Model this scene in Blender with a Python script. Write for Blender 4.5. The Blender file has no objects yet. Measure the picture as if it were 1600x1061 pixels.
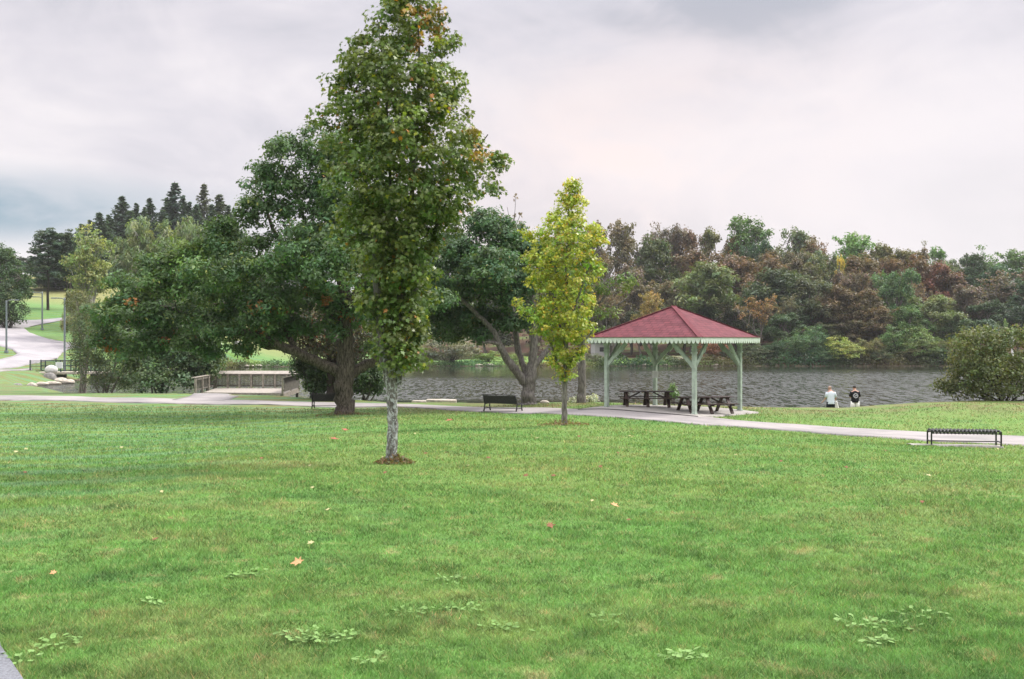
import bpy, math, random
import numpy as np
from mathutils import Vector, Matrix
R = math.radians
S = bpy.context.scene
COL = S.collection

# ------------------------------------------------------------------ camera, sky, sun, exposure
F = 1555.0            # focal length in photo pixels (photo 1600 x 1061), horizon at row 530.5
CX, CY = 800.0, 530.5
cd = bpy.data.cameras.new('camera'); cam = bpy.data.objects.new('camera', cd); COL.objects.link(cam)
cam.location = (0, 0, 0); cam.rotation_euler = (R(90), 0, 0)
cd.sensor_width = 36.0; cd.lens = 36.0 * F / 1600.0; cd.clip_end = 3000; cd.clip_start = 0.1
S.camera = cam
S.view_settings.view_transform = 'Standard'; S.view_settings.look = 'None'
S.view_settings.exposure = 0.48; S.view_settings.gamma = 1.0
S.cycles.max_bounces = 5; S.cycles.diffuse_bounces = 2; S.cycles.glossy_bounces = 2
S.cycles.transmission_bounces = 3; S.cycles.transparent_max_bounces = 6
S.cycles.caustics_reflective = False; S.cycles.caustics_refractive = False

SUN_EL, SUN_AZ = R(48), R(62)     # azimuth clockwise from +Y
sd = bpy.data.lights.new('sun', 'SUN'); sun = bpy.data.objects.new('sun', sd); COL.objects.link(sun)
sd.energy = 3.2; sd.angle = R(12); sd.color = (1.0, 0.95, 0.88)
_d = Vector((math.sin(SUN_AZ)*math.cos(SUN_EL), math.cos(SUN_AZ)*math.cos(SUN_EL), math.sin(SUN_EL)))
sun.rotation_euler = _d.to_track_quat('Z', 'Y').to_euler()

class NT:
    """tiny helper for node trees"""
    def __init__(s, tree): s.t = tree; s.n = tree.nodes; s.l = tree.links
    def new(s, typ, **kw):
        n = s.n.new(typ)
        for k, v in kw.items(): setattr(n, k, v)
        return n
    def link(s, a, b): s.l.new(a, b)
    def put(s, inp, v):
        if isinstance(v, bpy.types.NodeSocket): s.link(v, inp)
        else:
            if isinstance(v, (tuple, list)) and len(v) == 3 and inp.type == 'RGBA': v = (*v, 1)
            inp.default_value = v
    def math(s, op, a, b=0.0, c=None, clamp=False):
        n = s.new('ShaderNodeMath', operation=op); n.use_clamp = clamp
        s.put(n.inputs[0], a); s.put(n.inputs[1], b)
        if c is not None: s.put(n.inputs[2], c)
        return n.outputs[0]
    def vmath(s, op, a, b=(0, 0, 0)):
        n = s.new('ShaderNodeVectorMath', operation=op); s.put(n.inputs[0], a); s.put(n.inputs[1], b)
        return n.outputs['Value'] if op in ('DOT_PRODUCT', 'LENGTH', 'DISTANCE') else n.outputs[0]
    def mix(s, f, a, b, mode='MIX'):
        n = s.new('ShaderNodeMix', data_type='RGBA', blend_type=mode)
        s.put(n.inputs[0], f); s.put(n.inputs[6], a); s.put(n.inputs[7], b); return n.outputs[2]
    def noise(s, vec, scale, detail=3.0, rough=0.55, dist=0.0):
        n = s.new('ShaderNodeTexNoise'); s.put(n.inputs['Vector'], vec); n.inputs['Scale'].default_value = scale
        n.inputs['Detail'].default_value = detail; n.inputs['Roughness'].default_value = rough
        n.inputs['Distortion'].default_value = dist; return n.outputs[0]
    def ramp(s, f, lo, hi, a=0.0, b=1.0, smooth=True):
        n = s.new('ShaderNodeMapRange'); n.interpolation_type = 'SMOOTHSTEP' if smooth else 'LINEAR'
        s.put(n.inputs[0], f); n.inputs[1].default_value = lo; n.inputs[2].default_value = hi
        n.inputs[3].default_value = a; n.inputs[4].default_value = b; return n.outputs[0]
    def mapping(s, vec, loc=(0, 0, 0), rot=(0, 0, 0), sc=(1, 1, 1)):
        n = s.new('ShaderNodeMapping'); s.put(n.inputs[0], vec); n.inputs[1].default_value = loc
        n.inputs[2].default_value = rot; n.inputs[3].default_value = sc; return n.outputs[0]
    def sep(s, v):
        n = s.new('ShaderNodeSeparateXYZ'); s.put(n.inputs[0], v); return n.outputs
    def comb(s, x, y, z):
        n = s.new('ShaderNodeCombineXYZ'); s.put(n.inputs[0], x); s.put(n.inputs[1], y); s.put(n.inputs[2], z); return n.outputs[0]

W = bpy.data.worlds.new("World"); S.world = W; W.use_nodes = True
w = NT(W.node_tree); w.n.clear()
out = w.new('ShaderNodeOutputWorld'); bg = w.new('ShaderNodeBackground'); w.link(bg.outputs[0], out.inputs[0])
sky = w.new('ShaderNodeTexSky', sky_type='NISHITA'); sky.sun_disc = False
sky.sun_elevation = SUN_EL; sky.sun_rotation = SUN_AZ
dirv = w.new('ShaderNodeTexCoord').outputs['Generated']
dx, dy, dz = w.sep(dirv)
pm = w.mapping(dirv, rot=(0, R(34), 0), sc=(1.3, 1.3, 3.6))
n1 = w.noise(pm, 1.5, 5, 0.52, 0.35)
n2 = w.noise(w.mapping(dirv, loc=(3.1, 1.7, 0), rot=(0, R(36), 0), sc=(1.7, 1.7, 3.0)), 3.6, 7, 0.58, 0.6)
n3 = w.noise(w.mapping(dirv, sc=(1, 1, 2.2)), 1.1, 3, 0.5, 0.2)
cl = w.math('ADD', w.math('MULTIPLY', n1, 0.6), w.math('ADD', w.math('MULTIPLY', n2, 0.25), w.math('MULTIPLY', n3, 0.25)))
c = w.mix(w.ramp(cl, 0.44, 0.58), (0.40, 0.405, 0.455), (0.61, 0.58, 0.62))
c = w.mix(w.ramp(cl, 0.55, 0.66), c, (0.74, 0.695, 0.71))
def lobe(vec, sx, sz, lo, hi):      # soft patch of cloud round one compass direction
    v = w.vmath('SUBTRACT', dirv, vec)
    v = w.vmath('MULTIPLY', v, (sx, sx, sz))
    return w.ramp(w.vmath('LENGTH', v), lo, hi, 1.0, 0.0)
glow = lobe((0.13, 0.97, 0.16), 2.6, 5.5, 0.05, 1.0)
glow = w.math('MULTIPLY', glow, w.ramp(n2, 0.38, 0.62, 0.45, 1.0))
c = w.mix(w.math('MULTIPLY', glow, 0.95), c, (0.80, 0.68, 0.65))
hor = w.ramp(dz, 0.0, 0.14, 1.0, 0.0)
c = w.mix(w.math('MULTIPLY', hor, 0.6), c, (0.80, 0.755, 0.78))
blue = lobe((-0.45, 0.88, 0.118), 3.4, 20, 0.15, 1.0)
c = w.mix(w.math('MULTIPLY', blue, w.ramp(n2, 0.3, 0.55, 0.55, 0.95)), c, (0.25, 0.34, 0.42))
c = w.mix(w.math('MULTIPLY', lobe((0.42, 0.90, 0.14), 2.2, 5.0, 0.1, 1.0), 0.75), c, (0.74, 0.69, 0.70))
blue2 = lobe((0.05, 0.93, 0.33), 3.2, 6, 0.1, 1.0)
c = w.mix(w.math('MULTIPLY', blue2, w.math('MULTIPLY', w.ramp(n1, 0.35, 0.6), 0.55)), c, (0.50, 0.505, 0.56))
# sky colour boosted above the frame, as extra light on lawn and leaves
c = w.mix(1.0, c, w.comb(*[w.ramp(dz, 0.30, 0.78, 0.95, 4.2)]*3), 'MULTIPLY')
nish = w.mix(1.0, sky.outputs[0], (0.1, 0.1, 0.1), 'MULTIPLY')
c = w.mix(0.94, nish, c)
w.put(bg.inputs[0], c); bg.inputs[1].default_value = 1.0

# ------------------------------------------------------------------ ground shape
ZW = -4.35                     # lake level
LAKE = np.array([(150,64),(60,59),(32,57.5),(24,57),(17,56),(12,55.5),(6,55),(0,56),(-5,58),(-9,60),(-14,61.5),(-18,63),
 (-24,67),(-30,72),(-33,78),(-38,83),(-43,89),(-44.5,94),(-43.5,99),(-45.5,103),(-43,112),(-50,130),(-50,148),(-38,158),(-20,160.5),(0,161),
 (40,162),(80,162),(150,155)], float)
def PX(px, row, d): return ((px - CX) / F * d, d, -(row - CY) / F * d)
_ctl = [(0,0,-1.6),(-6,0,-1.6),(6,0,-1.6),(0,-20,-1.1),(-30,-10,-1.2),(30,-10,-1.2),(60,20,-2.8),(-60,20,-2.0),
 PX(800,1061,5.3),PX(0,1061,5.3),PX(1600,1061,5.3),PX(613,722,18.9),PX(0,724,19),PX(1600,738,19),PX(1500,690,33),PX(882,665,33.4),
 PX(300,682,31),PX(0,684,30),PX(1085,650,41.5),PX(538,648,44),PX(782,646,45),PX(505,636,51.5),PX(0,624,54),PX(300,628,53),
 PX(1600,662,42),PX(1300,668,40),PX(1300,639,51),PX(1380,637,51),PX(1200,639,50),PX(1450,632,50),PX(1600,628,52),PX(948,639,44.3),PX(1156,644,44.6),
 PX(609,632,53),PX(827,632,50),PX(390,614,60),PX(150,613,70),PX(20,602,79),PX(30,586,92),PX(90,581,103),PX(-200,600,75),
 PX(50,580,100),PX(50,565,108),PX(50,545,117),PX(50,525,130),PX(50,505,145),PX(100,500,150),PX(60,470,185),PX(60,446,235),PX(-200,540,110),
 PX(200,548,125),PX(200,520,150),PX(180,495,160),PX(300,470,215),PX(300,430,270),
 (-38,166,-3.9),(-15,168,-3.9),(10,168,-3.9),(40,170,-3.2),(70,170,-3.0),(110,168,-3),PX(430,556,190),PX(430,538,220),PX(560,530,250),
 PX(800,558,182),PX(1000,546,205),PX(900,500,270),(40,200,-1),(80,200,-.5),(40,235,4),(80,235,5),(60,290,10),(120,230,5),(10,250,5),
 (-150,400,16),(0,420,18),(150,400,20),(-300,300,14),(300,300,12),(-300,60,-1),(300,60,-3),(-200,-15,-1),(200,-15,-2),(0,700,22),(-450,700,22),(450,700,22)]
CT = np.array(_ctl, float)
def _U(r2): return np.where(r2 > 1e-9, r2 * np.log(np.maximum(r2, 1e-9)), 0.0) * 1e-3
def _feat(x, y):       # warp far distances so that near detail and far hills both stay smooth
    return np.stack([x, y], -1)
_P = _feat(CT[:, 0], CT[:, 1]); _n = len(CT)
_K = _U(((_P[:, None] - _P[None]) ** 2).sum(-1)) + np.eye(_n) * 1e-3
_A = np.zeros((_n + 3, _n + 3)); _A[:_n, :_n] = _K; _A[:_n, _n] = 1; _A[:_n, _n+1:] = _P; _A[_n, :_n] = 1; _A[_n+1:, :_n] = _P.T
_W = np.linalg.solve(_A, np.concatenate([CT[:, 2], np.zeros(3)]))
def lake_sd(x, y):     # signed distance, positive inside the lake
    p = np.stack([x, y], -1); a = LAKE; b = np.roll(LAKE, -1, 0)
    best = np.full(len(x), 1e18); inside = np.zeros(len(x), bool)
    for i in range(len(a)):
        e = b[i] - a[i]; v = p - a[i]
        t = np.clip((v @ e) / (e @ e), 0, 1); dd = v - t[:, None] * e
        best = np.minimum(best, (dd ** 2).sum(-1))
        c1 = (a[i, 1] > y) != (b[i, 1] > y)
        xi = a[i, 0] + (y - a[i, 1]) * (b[i, 0] - a[i, 0]) / (b[i, 1] - a[i, 1] + 1e-12)
        inside ^= c1 & (x < xi)
    d = np.sqrt(best); return np.where(inside, d, -d)
def TZ(x, y):
    x = np.atleast_1d(np.asarray(x, float)); y = np.atleast_1d(np.asarray(y, float))
    z = np.zeros(len(x))
    for i in range(0, len(x), 20000):
        q = _feat(x[i:i+20000], y[i:i+20000]); r2 = ((q[:, None] - _P[None]) ** 2).sum(-1)
        z[i:i+20000] = _U(r2) @ _W[:_n] + _W[_n] + q @ _W[_n+1:]
    z += 0.035*np.sin(x*0.9+1.3*np.sin(y*0.5))*np.sin(y*0.8+x*0.2) * np.clip((y-3)/10, 0, 1)
    sd_ = lake_sd(x, y)
    land = np.maximum(z, ZW + 0.22)
    wob = 0.35*np.sin(x*0.8)+0.25*np.sin(x*1.9+y)
    t = np.clip((-sd_ + wob*0.6) / 3.6, 0, 1); t = t*t*(3-2*t)
    zo = (ZW - 0.05) * (1 - t) + land * t
    zi = ZW - 0.05 - np.minimum(np.maximum(sd_, 0) * 0.3, 1.5)
    return np.where(sd_ > 0, zi, zo)
def tz(x, y): return float(TZ([x], [y])[0])
_ds = np.concatenate([np.arange(3.5, 60, 0.1), np.arange(60, 420, 0.4)])
def ray(px, row):      # point of the ground seen there in the photograph
    z = TZ((px - CX) / F * _ds, _ds); zr = -(row - CY) / F * _ds
    k = np.argmax(z >= zr)
    d = _ds[k]
    return ((px - CX) / F * d, d)

# ------------------------------------------------------------------ materials
def mat(name):
    m = bpy.data.materials.new(name); m.use_nodes = True
    t = NT(m.node_tree); b = t.n['Principled BSDF']; return m, t, b
def pos(t): return t.new('ShaderNodeNewGeometry').outputs['Position']
def objc(t): return t.new('ShaderNodeTexCoord').outputs['Object']
def bump(t, b, h, strength=0.5, dist=0.02):
    n = t.new('ShaderNodeBump'); n.inputs['Strength'].default_value = strength; n.inputs['Distance'].default_value = dist
    t.put(n.inputs['Height'], h); t.link(n.outputs[0], b.inputs['Normal'])

def lawn_color(t, p):
    big = t.noise(p, 0.10, 3, 0.55, 0.4); med = t.noise(t.mapping(p, sc=(0.6, 1, 1)), 0.55, 4, 0.6, 0.3); fine = t.noise(p, 3.2, 4, 0.65)
    c = t.mix(t.ramp(big, 0.36, 0.64), (0.100, 0.216, 0.046), (0.136, 0.230, 0.054))
    c = t.mix(t.math('MULTIPLY', t.ramp(med, 0.48, 0.70), 0.5), c, (0.195, 0.232, 0.078))
    c = t.mix(t.math('MULTIPLY', t.ramp(med, 0.30, 0.44, 1.0, 0.0), 0.55), c, (0.062, 0.150, 0.040))
    c = t.mix(t.math('MULTIPLY', t.ramp(fine, 0.54, 0.72), 0.6), c, (0.29, 0.27, 0.12))
    c = t.mix(t.math('MULTIPLY', t.ramp(fine, 0.30, 0.42, 1.0, 0.0), 0.6), c, (0.050, 0.115, 0.026))
    x, y, z = t.sep(p)
    # dry strip between the footpath and the lake, and beside the inlet
    dry = t.math('MULTIPLY', t.ramp(y, 42.0, 50.0), t.ramp(y, 100.0, 150.0, 1.0, 0.0))
    dry = t.math('MULTIPLY', dry, t.ramp(t.noise(p, 0.7, 4, 0.6), 0.36, 0.62, 0.15, 0.85))
    c = t.mix(dry, c, (0.175, 0.150, 0.070))
    mow = t.new('ShaderNodeTexWave'); mow.inputs['Scale'].default_value = 0.16; mow.inputs['Distortion'].default_value = 2.5
    mow.inputs['Detail'].default_value = 2; mow.inputs['Detail Scale'].default_value = 0.5
    t.put(mow.inputs['Vector'], t.mapping(p, rot=(0, 0, R(62))))
    mk = t.math('MULTIPLY', t.ramp(mow.outputs[1], 0.45, 0.8), t.ramp(x, -3.0, -9.0, 0.0, 0.7))
    c = t.mix(mk, c, (0.12, 0.235, 0.11))
    return c
m_ground, t, b = mat('lawn_and_hills')
p = pos(t); c = lawn_color(t, p); x, y, z = t.sep(p)
# woodland floor on the far hill
wood = t.math('MULTIPLY', t.ramp(t.math('ADD', y, t.math('MULTIPLY', x, 0.80)), 188, 198), t.ramp(x, -34, -18))
wood = t.math('MULTIPLY', wood, t.ramp(t.noise(p, 0.16, 3), 0.36, 0.52, 0.45, 1.0))
c = t.mix(wood, c, t.mix(t.noise(p, 1.2, 4), (0.035, 0.022, 0.012), (0.13, 0.062, 0.035)))
meadow = t.math('MULTIPLY', t.ramp(y, 168, 200), t.ramp(x, -30, -60))
c = t.mix(t.math('MULTIPLY', meadow, 0.75), c, (0.27, 0.23, 0.10))
dirt = t.ramp(t.math('ADD', z, t.math('MULTIPLY', t.noise(p, 1.5, 3), 0.5)), ZW + 0.52, ZW + 0.36)
c = t.mix(dirt, c, t.mix(t.noise(p, 4, 4), (0.045, 0.035, 0.022), (0.16, 0.13, 0.09)))
c = t.mix(t.math('MULTIPLY', t.ramp(t.noise(p, 17, 3, 0.7), 0.35, 0.65), 0.35), c, t.mix(1.0, c, (0.35, 0.42, 0.3), 'MULTIPLY'))
t.put(b.inputs['Base Color'], c); b.inputs['Roughness'].default_value = 0.9; b.inputs['Specular IOR Level'].default_value = 0.15
bump(t, b, t.noise(p, 9, 5, 0.7), 0.8, 0.06)

m_blade, t, b = mat('grass_blades')
p = pos(t); c = lawn_color(t, p)
at = t.new('ShaderNodeAttribute', attribute_name='tint').outputs[0]
c = t.mix(1.0, c, at, 'MULTIPLY')
t.put(b.inputs['Base Color'], c); b.inputs['Roughness'].default_value = 0.6; b.inputs['Specular IOR Level'].default_value = 0.25
tr = t.new('ShaderNodeBsdfTranslucent'); t.put(tr.inputs[0], c); ms = t.new('ShaderNodeMixShader'); ms.inputs[0].default_value = 0.35
t.link(b.outputs[0], ms.inputs[1]); t.link(tr.outputs[0], ms.inputs[2]); t.link(ms.outputs[0], t.n['Material Output'].inputs[0])

def foliage_mat(name, transl=0.3, rough=0.55, spec=0.3):
    m, t, b = mat(name)
    oc = t.new('ShaderNodeObjectInfo').outputs['Color']; at = t.new('ShaderNodeAttribute', attribute_name='tint').outputs[0]
    c = t.mix(1.0, oc, at, 'MULTIPLY')
    t.put(b.inputs['Base Color'], c); b.inputs['Roughness'].default_value = rough; b.inputs['Specular IOR Level'].default_value = spec
    tr = t.new('ShaderNodeBsdfTranslucent'); t.put(tr.inputs[0], t.mix(1.0, c, (1.35, 1.35, 0.6), 'MULTIPLY')); ms = t.new('ShaderNodeMixShader'); ms.inputs[0].default_value = transl
    t.link(b.outputs[0], ms.inputs[1]); t.link(tr.outputs[0], ms.inputs[2]); t.link(ms.outputs[0], t.n['Material Output'].inputs[0])
    return m
m_leaf = foliage_mat('leaves'); m_leaf_glossy = foliage_mat('broad_leaves', 0.3, 0.42, 0.4)

def bark(name, dark, light, lichen=None, scale=1.0, vert=6.0):
    m, t, b = mat(name); p = objc(t)
    v = t.mapping(p, sc=(1, 1, 1.0 / vert)); n = t.noise(v, 26 * scale, 5, 0.7, 0.4); n2 = t.noise(p, 3 * scale, 3, 0.6)
    c = t.mix(t.ramp(n, 0.35, 0.65), dark, light)
    c = t.mix(t.math('MULTIPLY', n2, 0.5), c, t.mix(1.0, c, (0.6, 0.6, 0.55), 'MULTIPLY'))
    if lichen:
        vv = t.noise(t.mapping(p, sc=(1, 1, 0.7)), 15 * scale, 6, 0.75, 0.5)
        zz_ = t.sep(p)[2]
        k = t.math('MULTIPLY', t.ramp(vv, 0.47, 0.57), t.ramp(zz_, 2.5, 1.7, 0.05, 0.72))
        c = t.mix(k, c, lichen)
    t.put(b.inputs['Base Color'], c); b.inputs['Roughness'].default_value = 0.9; b.inputs['Specular IOR Level'].default_value = 0.2
    bump(t, b, n, 0.9, 0.03); return m
m_bark_maple = bark('maple_bark', (0.075, 0.068, 0.062), (0.22, 0.205, 0.19), (0.50, 0.54, 0.53))
m_bark_oak = bark('oak_bark', (0.028, 0.022, 0.018), (0.15, 0.125, 0.10), None, 0.7, 5)
m_bark_grey = bark('grey_bark', (0.08, 0.072, 0.065), (0.26, 0.24, 0.215), None, 0.7, 5)
m_bark_birch = bark('birch_bark', (0.30, 0.28, 0.25), (0.62, 0.60, 0.55), None, 0.5, 0.4)
m_bark_dark = bark('dark_bark', (0.02, 0.016, 0.013), (0.07, 0.055, 0.045), None, 0.5)
m_twig = bark('pale_branches', (0.10, 0.085, 0.075), (0.28, 0.25, 0.23), None, 0.4)

def flat(name, col, rough=0.6, spec=0.4, var=0.25, scale=6, bmp=0.2, metal=0.0, col2=None):
    m, t, b = mat(name); p = objc(t); n = t.noise(p, scale, 4, 0.6)
    c2 = col2 or tuple(k * (1 - var) for k in col)
    t.put(b.inputs['Base Color'], t.mix(t.ramp(n, 0.3, 0.7), c2, col)); b.inputs['Roughness'].default_value = rough
    b.inputs['Specular IOR Level'].default_value = spec; b.inputs['Metallic'].default_value = metal
    if bmp: bump(t, b, t.noise(p, scale * 6, 3), bmp, 0.01)
    return m
m_sage = flat('sage_green_paint', (0.40, 0.48, 0.40), 0.7, 0.2, 0.35, 5, 0.3)
m_trim = flat('pale_green_trim', (0.56, 0.64, 0.55), 0.55, 0.35, 0.15, 4, 0.1)
m_under = flat('roof_boards', (0.16, 0.15, 0.12), 0.8, 0.2, 0.4, 5)
m_table = flat('dark_stained_planks', (0.055, 0.030, 0.023), 0.55, 0.4, 0.5, 9, 0.3)
m_black = flat('black_coated_steel', (0.012, 0.012, 0.014), 0.42, 0.5, 0.3, 8, 0.05)
m_bench_slat = flat('dark_bench_slats', (0.013, 0.010, 0.010), 0.5, 0.4, 0.4, 8, 0.1)
m_greymetal = flat('grey_galvanised', (0.16, 0.19, 0.20), 0.5, 0.5, 0.2, 3, 0.05)
m_greenmetal = flat('dark_green_railing', (0.03, 0.05, 0.05), 0.5, 0.4, 0.2, 3, 0.05)
m_lamp = flat('lamp_glass', (0.7, 0.7, 0.68), 0.3, 0.5, 0.05, 3, 0)
m_wood = flat('weathered_wood', (0.30, 0.27, 0.22), 0.85, 0.2, 0.45, 5, 0.3)
m_wood_dark = flat('weathered_dark_wood', (0.15, 0.14, 0.115), 0.85, 0.2, 0.5, 5, 0.3)
m_wood_pale = flat('weathered_pale_wood', (0.33, 0.30, 0.255), 0.8, 0.25, 0.25, 4, 0.25)
m_rock = flat('pale_stone', (0.50, 0.45, 0.37), 0.85, 0.25, 0.45, 3, 0.6)
m_rock_white = flat('whitish_boulder', (0.56, 0.55, 0.52), 0.8, 0.25, 0.18, 3, 0.3)
m_rock_grey = flat('grey_stone', (0.25, 0.24, 0.22), 0.85, 0.25, 0.5, 3, 0.6)
m_concrete = flat('concrete', (0.36, 0.34, 0.31), 0.85, 0.25, 0.25, 2, 0.3)
m_white = flat('white_paper', (0.75, 0.76, 0.75), 0.6, 0.3, 0.05, 3, 0)
m_skin = flat('skin', (0.52, 0.30, 0.22), 0.55, 0.35, 0.1, 6, 0)
m_shirt_pale = flat('pale_blue_grey_cloth', (0.62, 0.68, 0.74), 0.85, 0.15, 0.12, 7, 0.3)
m_shirt_black = flat('black_cloth', (0.010, 0.010, 0.012), 0.85, 0.2, 0.3, 7, 0.3)
m_cloth_white = flat('off_white_cloth', (0.74, 0.74, 0.68), 0.85, 0.15, 0.1, 7, 0.3)
m_short_black = flat('navy_black_cloth', (0.012, 0.014, 0.022), 0.85, 0.2, 0.3, 7, 0.3)
m_print = flat('grey_print', (0.42, 0.42, 0.45), 0.8, 0.2, 0.1, 7, 0)
m_hair_dark = flat('dark_hair', (0.02, 0.016, 0.014), 0.6, 0.3, 0.3, 30, 0.4)
m_hair_short = flat('greying_cropped_hair', (0.36, 0.25, 0.19), 0.7, 0.3, 0.3, 30, 0.4)
m_shoe = flat('shoe_rubber', (0.1, 0.1, 0.1), 0.7, 0.3)
m_siding = flat('house_siding', (0.5, 0.5, 0.5), 0.7, 0.3, 0.1)

def paving(name, col, col2, speck):
    m, t, b = mat(name); p = pos(t)
    c = t.mix(t.ramp(t.noise(p, 0.35, 4, 0.6), 0.35, 0.65), col, col2)
    c = t.mix(t.math('MULTIPLY', t.ramp(t.noise(p, 70, 2, 0.7), 0.40, 0.62), speck), c, t.mix(1.0, c, (0.45, 0.45, 0.45), 'MULTIPLY'))
    c = t.mix(t.math('MULTIPLY', t.ramp(t.noise(p, 3.0, 4, 0.6, 1.0), 0.60, 0.72), 0.5), c, t.mix(1.0, c, (0.6, 0.57, 0.5), 'MULTIPLY'))
    t.put(b.inputs['Base Color'], c); b.inputs['Roughness'].default_value = 0.9; b.inputs['Specular IOR Level'].default_value = 0.2
    bump(t, b, t.noise(p, 60, 3), 0.5, 0.008); return m
m_path = paving('worn_path', (0.31, 0.288, 0.275), (0.225, 0.212, 0.205), 0.25)
m_asphalt = paving('near_asphalt', (0.20, 0.21, 0.23), (0.16, 0.17, 0.19), 0.6)
m_road = paving('worn_road', (0.34, 0.32, 0.325), (0.27, 0.26, 0.265), 0.2)

m_water, t, b = mat('lake_water')
p = pos(t); x, y, z = t.sep(p)
b.inputs['Base Color'].default_value = (0.022, 0.026, 0.018, 1); b.inputs['Roughness'].default_value = 0.05
b.inputs['IOR'].default_value = 1.45; b.inputs['Specular IOR Level'].default_value = 0.5
wv = t.mapping(p, rot=(0, 0, R(6)), sc=(1.0, 0.38, 1))
h = t.math('ADD', t.math('MULTIPLY', t.noise(wv, 1.8, 2, 0.55, 0.5), 0.8), t.math('MULTIPLY', t.noise(wv, 3.4, 2, 0.5, 0.3), 0.22))
# calm lee water near both banks, wind ripples across the middle
patch = t.noise(t.mapping(p, sc=(0.25, 1, 1)), 0.09, 3, 0.5, 0.5)
yy = t.math('ADD', t.math('ADD', y, t.math('MULTIPLY', x, 0.10)), t.math('MULTIPLY', t.math('SUBTRACT', patch, 0.5), 22.0))
rip = t.math('MULTIPLY', t.ramp(yy, 70, 80), t.ramp(yy, 124, 102))
rip = t.math('MAXIMUM', rip, t.math('MULTIPLY', t.ramp(x, 3, 24, 0.0, 1.5), t.ramp(yy, 152, 124)))
grp = t.noise(t.mapping(p, rot=(0, 0, R(5)), sc=(1.0, 0.16, 1)), 3.8, 3, 0.6, 0.4)
rip = t.math('MULTIPLY', rip, t.ramp(grp, 0.42, 0.54, 0.05, 1.3))
st = t.math('ADD', rip, 0.14)
t.put(b.inputs['Roughness'], t.math('MULTIPLY_ADD', rip, 0.20, 0.05))
bn = t.new('ShaderNodeBump'); bn.inputs['Distance'].default_value = 0.24; t.put(bn.inputs['Strength'], st); t.put(bn.inputs['Height'], h)
t.link(bn.outputs[0], b.inputs['Normal'])

# ------------------------------------------------------------------ object helpers
def setp(o, label=None, cat=None, group=None, kind=None):
    if label: o['label'] = label
    if cat: o['category'] = cat
    if group: o['group'] = group
    if kind: o['kind'] = kind
    return o
def empty(name, loc, rz=0, label=None, cat=None, group=None):
    o = bpy.data.objects.new(name, None); COL.objects.link(o); o.location = loc; o.rotation_euler = (0, 0, rz)
    o.empty_display_size = 0.2
    return setp(o, label, cat, group)
def link_mesh(name, me, m, parent=None, color=None):
    if m is not None and not me.materials: me.materials.append(m)
    o = bpy.data.objects.new(name, me); COL.objects.link(o)
    if parent: o.parent = parent
    if color: o.color = (*color, 1)
    return o
def np_mesh(name, V, loops, starts, tint=None, smooth=False):
    me = bpy.data.meshes.new(name); me.vertices.add(len(V)); me.vertices.foreach_set('co', np.asarray(V, np.float32).ravel())
    me.loops.add(len(loops)); me.loops.foreach_set('vertex_index', np.asarray(loops, np.int32))
    me.polygons.add(len(starts)); me.polygons.foreach_set('loop_start', np.asarray(starts, np.int32))
    if smooth: me.polygons.foreach_set('use_smooth', np.ones(len(starts), bool))
    me.update(calc_edges=True)
    if tint is not None:
        a = me.attributes.new('tint', 'FLOAT_COLOR', 'POINT')
        a.data.foreach_set('color', np.concatenate([tint, np.ones((len(tint), 1))], 1).astype(np.float32).ravel())
    return me
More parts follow.
